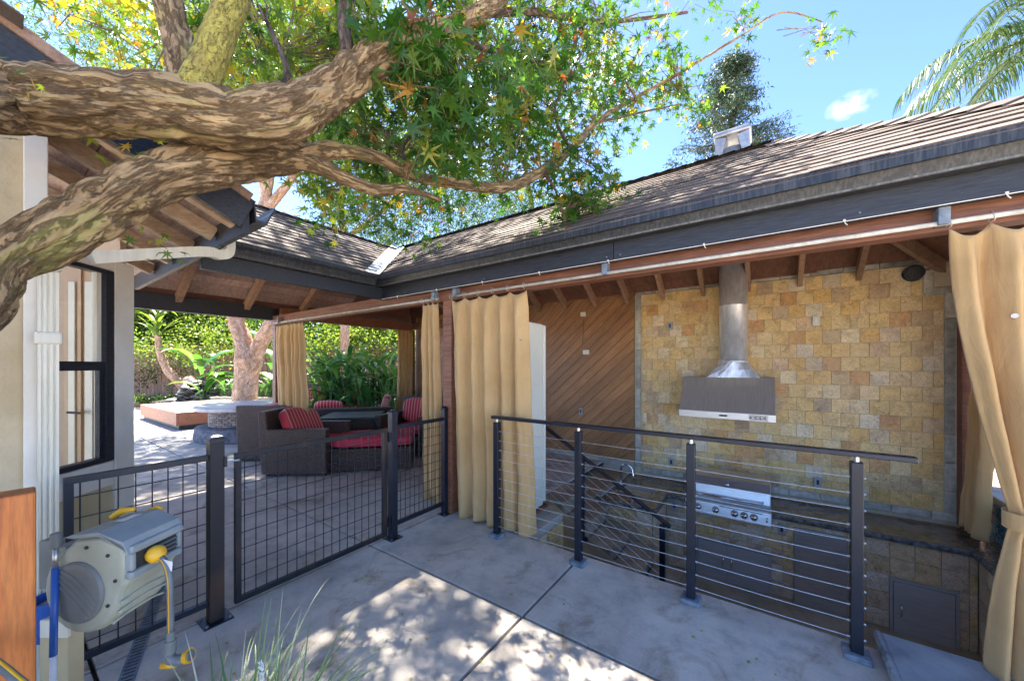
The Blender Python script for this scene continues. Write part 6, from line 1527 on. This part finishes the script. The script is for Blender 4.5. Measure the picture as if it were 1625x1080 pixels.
c = W(432, 580, 12.4); c.z = .4; leafy('strappy_plant', 'strappy green plant in the planter right of the pink trunk', c, 34, .8, .045, .4, .25, bend=(1, 2))
# leaning palm-like plant with orange trunk
c0 = W(302, 612, 15.0)
cp = thing('young_palm', 'leaning plant with ringed orange trunk against the fence', 'palm', (c0.x, c0.y, 0))
bark_tube([gp3(300, 622, 15, 7), gp3(285, 607, 15, 6.5), gp3(268, 590, 15, 6), gp3(257, 570, 15, 5), gp3(252, 552, 15, 4.5), gp3(250, 530, 15, 4)], 'bark_pink', 'trunk', cp, 14, .06, .02)
for k in range(26):
    a = random.uniform(0, 6.283); vs_, fs_ = broad_leaf(W(250+random.uniform(-3, 3), random.uniform(500, 552), 15), Vector((math.cos(a), math.sin(a), 0)), random.uniform(1.0, 1.5), random.uniform(.8, 1.5), .06, random.uniform(.6, 1.8)); MB().add(vs_, fs_).build('large_leaf', M['fine_lime'], cp, smooth=True)
c1 = W(342, 603, 14.4); cb = thing('sheathed_stem', 'stubby orange-brown sheathed stem between banana plant and pink trunk', 'plant', (c1.x, c1.y, 0))
bark_tube([gp3(343, 620, 14.4, 6), gp3(342, 600, 14.4, 5.5), gp3(340, 580, 14.4, 4)], 'bark_pink', 'stem', cb, 12, .06, .02)
# rock fountain
rf = thing('rock_fountain', 'heap of dark slate rocks forming a small waterfall in the garden', 'fountain', tuple(W(308, 660, 14.2)))
rock = bpy.data.meshes.new('rock'); bm = bmesh.new(); bmesh.ops.create_icosphere(bm, subdivisions=2, radius=.5)
for v in bm.verts: v.co *= 1+.35*noise.noise(v.co*2.2); v.co.z *= .5
bm.to_mesh(rock); bm.free(); rock.materials.append(M['rock']); ms = []
for k in range(110):
    u_ = random.uniform(-1, 1); hmax = 1.0*(1-abs((u_-.25)/1.1)**1.6) if u_ < .9 else .5; zz_ = random.uniform(0, 1)*max(.12, hmax); p = W(308+38*u_, 580, 14.2-.3*(1-zz_)+random.uniform(-.2, .2)); s_ = random.uniform(.2, .42)
    ms.append(TRS((p.x, p.y, .12+zz_*.88), Matrix.Rotation(random.uniform(0, 6.28), 3, 'Z') @ Matrix.Rotation(random.uniform(-.3, .3), 3, 'X'), (s_*1.3, s_, s_*random.uniform(.5, .9))))
pieces(rf, 'rock', rock, ms)
pb_ = W(300, 603, 14.6); m_ = MB(); bm = bmesh.new(); bmesh.ops.create_icosphere(bm, subdivisions=3, radius=.2)
m_.add([(pb_.x+v.co.x*1.5*(1+.2*noise.noise(v.co*4)), pb_.y+v.co.y, pb_.z+.02+v.co.z*.7*(1+.3*noise.noise(v.co*5))) for v in bm.verts], [tuple(v.index for v in f.verts) for f in bm.faces]); bm.free()
tag(m_.build('boulder', M['rock_pink'], smooth=True), 'small pinkish boulder sitting on top of the dark fountain rocks', 'rock')
# planter wall
pw0, pw1 = W(338, 580, 12.2), W(700, 580, 11.4)
pwt = thing('planter_wall', 'low cream planter wall behind the pink trunk', 'planter', ((pw0.x+pw1.x)/2, (pw0.y+pw1.y)/2, 0))
MB().beam((pw0.x, pw0.y, .2), (pw1.x, pw1.y, .2), .2, .42).build('wall', M['concrete_warm'], pwt); MB().beam((pw0.x, pw0.y, .435), (pw1.x, pw1.y, .435), .28, .05).build('coping', M['concrete_warm'], pwt, bevel=.008)
# stepping stones
for (px, dep, lab) in ((228, 14.6, 'flat pale stone at the front of the garden bed'), (250, 14.2, 'flat pale stone beside the fountain rocks')):
    c = W(px, 580, dep); tag(MB().lathe([(.42, .09), (.45, .12), (.42, .15)], (c.x, c.y, 0), 9).build('garden_stone', M['concrete_warm'], bevel=.01), lab, 'stone')
# greenery outside the right end of the kitchen
for (px, dep, s, lab) in ((1562, 6.5, .9, 'green shrub seen through the gap between the right curtains'), (1590, 7.5, 1.3, 'larger shrub outside behind the right curtains'), (1700, 9, 1.8, 'big shrub outside the right end of the kitchen')):
    c = W(px, 600, dep); t = thing('shrub', lab, 'shrub', (c.x, c.y, .26)); P = cloud_points([(c.x+random.uniform(-s, s), c.y+random.uniform(-s, s)*.6, .26+random.uniform(.05, 1.5)*s) for _ in range(70)], 34, (.16, .16, .14)); np_join('leaves', DIAMOND[0], DIAMOND[1], leaf_mats(P, RS.uniform(.06, .11, len(P))), M['ivy'], t)
# foreground grass clump
gc = W(400, 1190, 1.15); gc.z = 0
gs = thing('ornamental_grass', 'clump of variegated ornamental grass with a few pale plumes at the bottom edge', 'grass clump', (gc.x, gc.y, 0))
struct(MB().lathe([(.55, .002), (.5, .03), (.3, .05), (.02, .06)], (gc.x-.05, gc.y-.15, 0), 24).build('planting_soil', M['soil']))
def blade(p0, d_, L_, w, a0, bend, segs=9):
    sd_ = d_.cross(Vector((0, 0, 1))).normalized(); vs_ = []; p = Vector(p0)
    for i in range(segs+1):
        t = i/segs; ww = w*(1-t**2.2)+.0003; vs_ += [p-sd_*ww, p+sd_*ww]; a = a0-bend*t**1.3; p = p + (d_*math.cos(a) + Vector((0, 0, 1))*math.sin(a))*(L_/segs)
    return vs_, [(2*i, 2*i+1, 2*i+3, 2*i+2) for i in range(segs)]
for k in range(230):
    a = random.uniform(0, 6.283); L_ = random.uniform(.42, .72); p0 = gc + Vector((random.gauss(0, .07), random.gauss(0, .06), 0))
    vs_, fs_ = blade(p0, Vector((math.cos(a), math.sin(a), 0)), L_, random.uniform(.003, .0058), random.uniform(1.15, 1.52), random.uniform(.7, 2.3)); MB().add(vs_, fs_).build('blade', M['grass'], gs, smooth=True)
for (dx_, dy_, h_) in ((-.03, .03, .50),):
    b0 = gc+Vector((dx_, dy_, 0)); tp = b0+Vector((dx_*.8, dy_*.5, h_)); m_ = MB().tube([b0, tp-Vector((0, 0, .08))], .0015, 5)
    for q in range(60): z_ = random.uniform(-.09, .01); a = random.uniform(0, 6.28); r_ = random.uniform(.002, .007); c_ = tp+Vector((r_*math.cos(a), r_*math.sin(a), z_)); m_.tube([c_, c_+Vector((.003*math.cos(a), .003*math.sin(a), .008))], [.0022, .0006], 4)
    m_.build('plume', M['paper'], gs)

# fallen leaves, too many and small to count
P = [on_z(random.uniform(300, 1350), random.uniform(850, 1080), .004) for _ in range(70)]
P = [p for p in P if p.y < 2.6 and p.x > -2.6]
ml = np.array([[list(r) for r in TRS((p.x, p.y, .006), Matrix.Rotation(random.uniform(0, 6.28), 3, 'Z'), (.020*random.uniform(.4, 1.3),)*2+(.012,))] for p in P])
tag(np_join('leaf_litter', LV, LF, ml, M['leaf_y']), 'tiny dry leaf scraps scattered over the grey concrete', 'leaf litter')
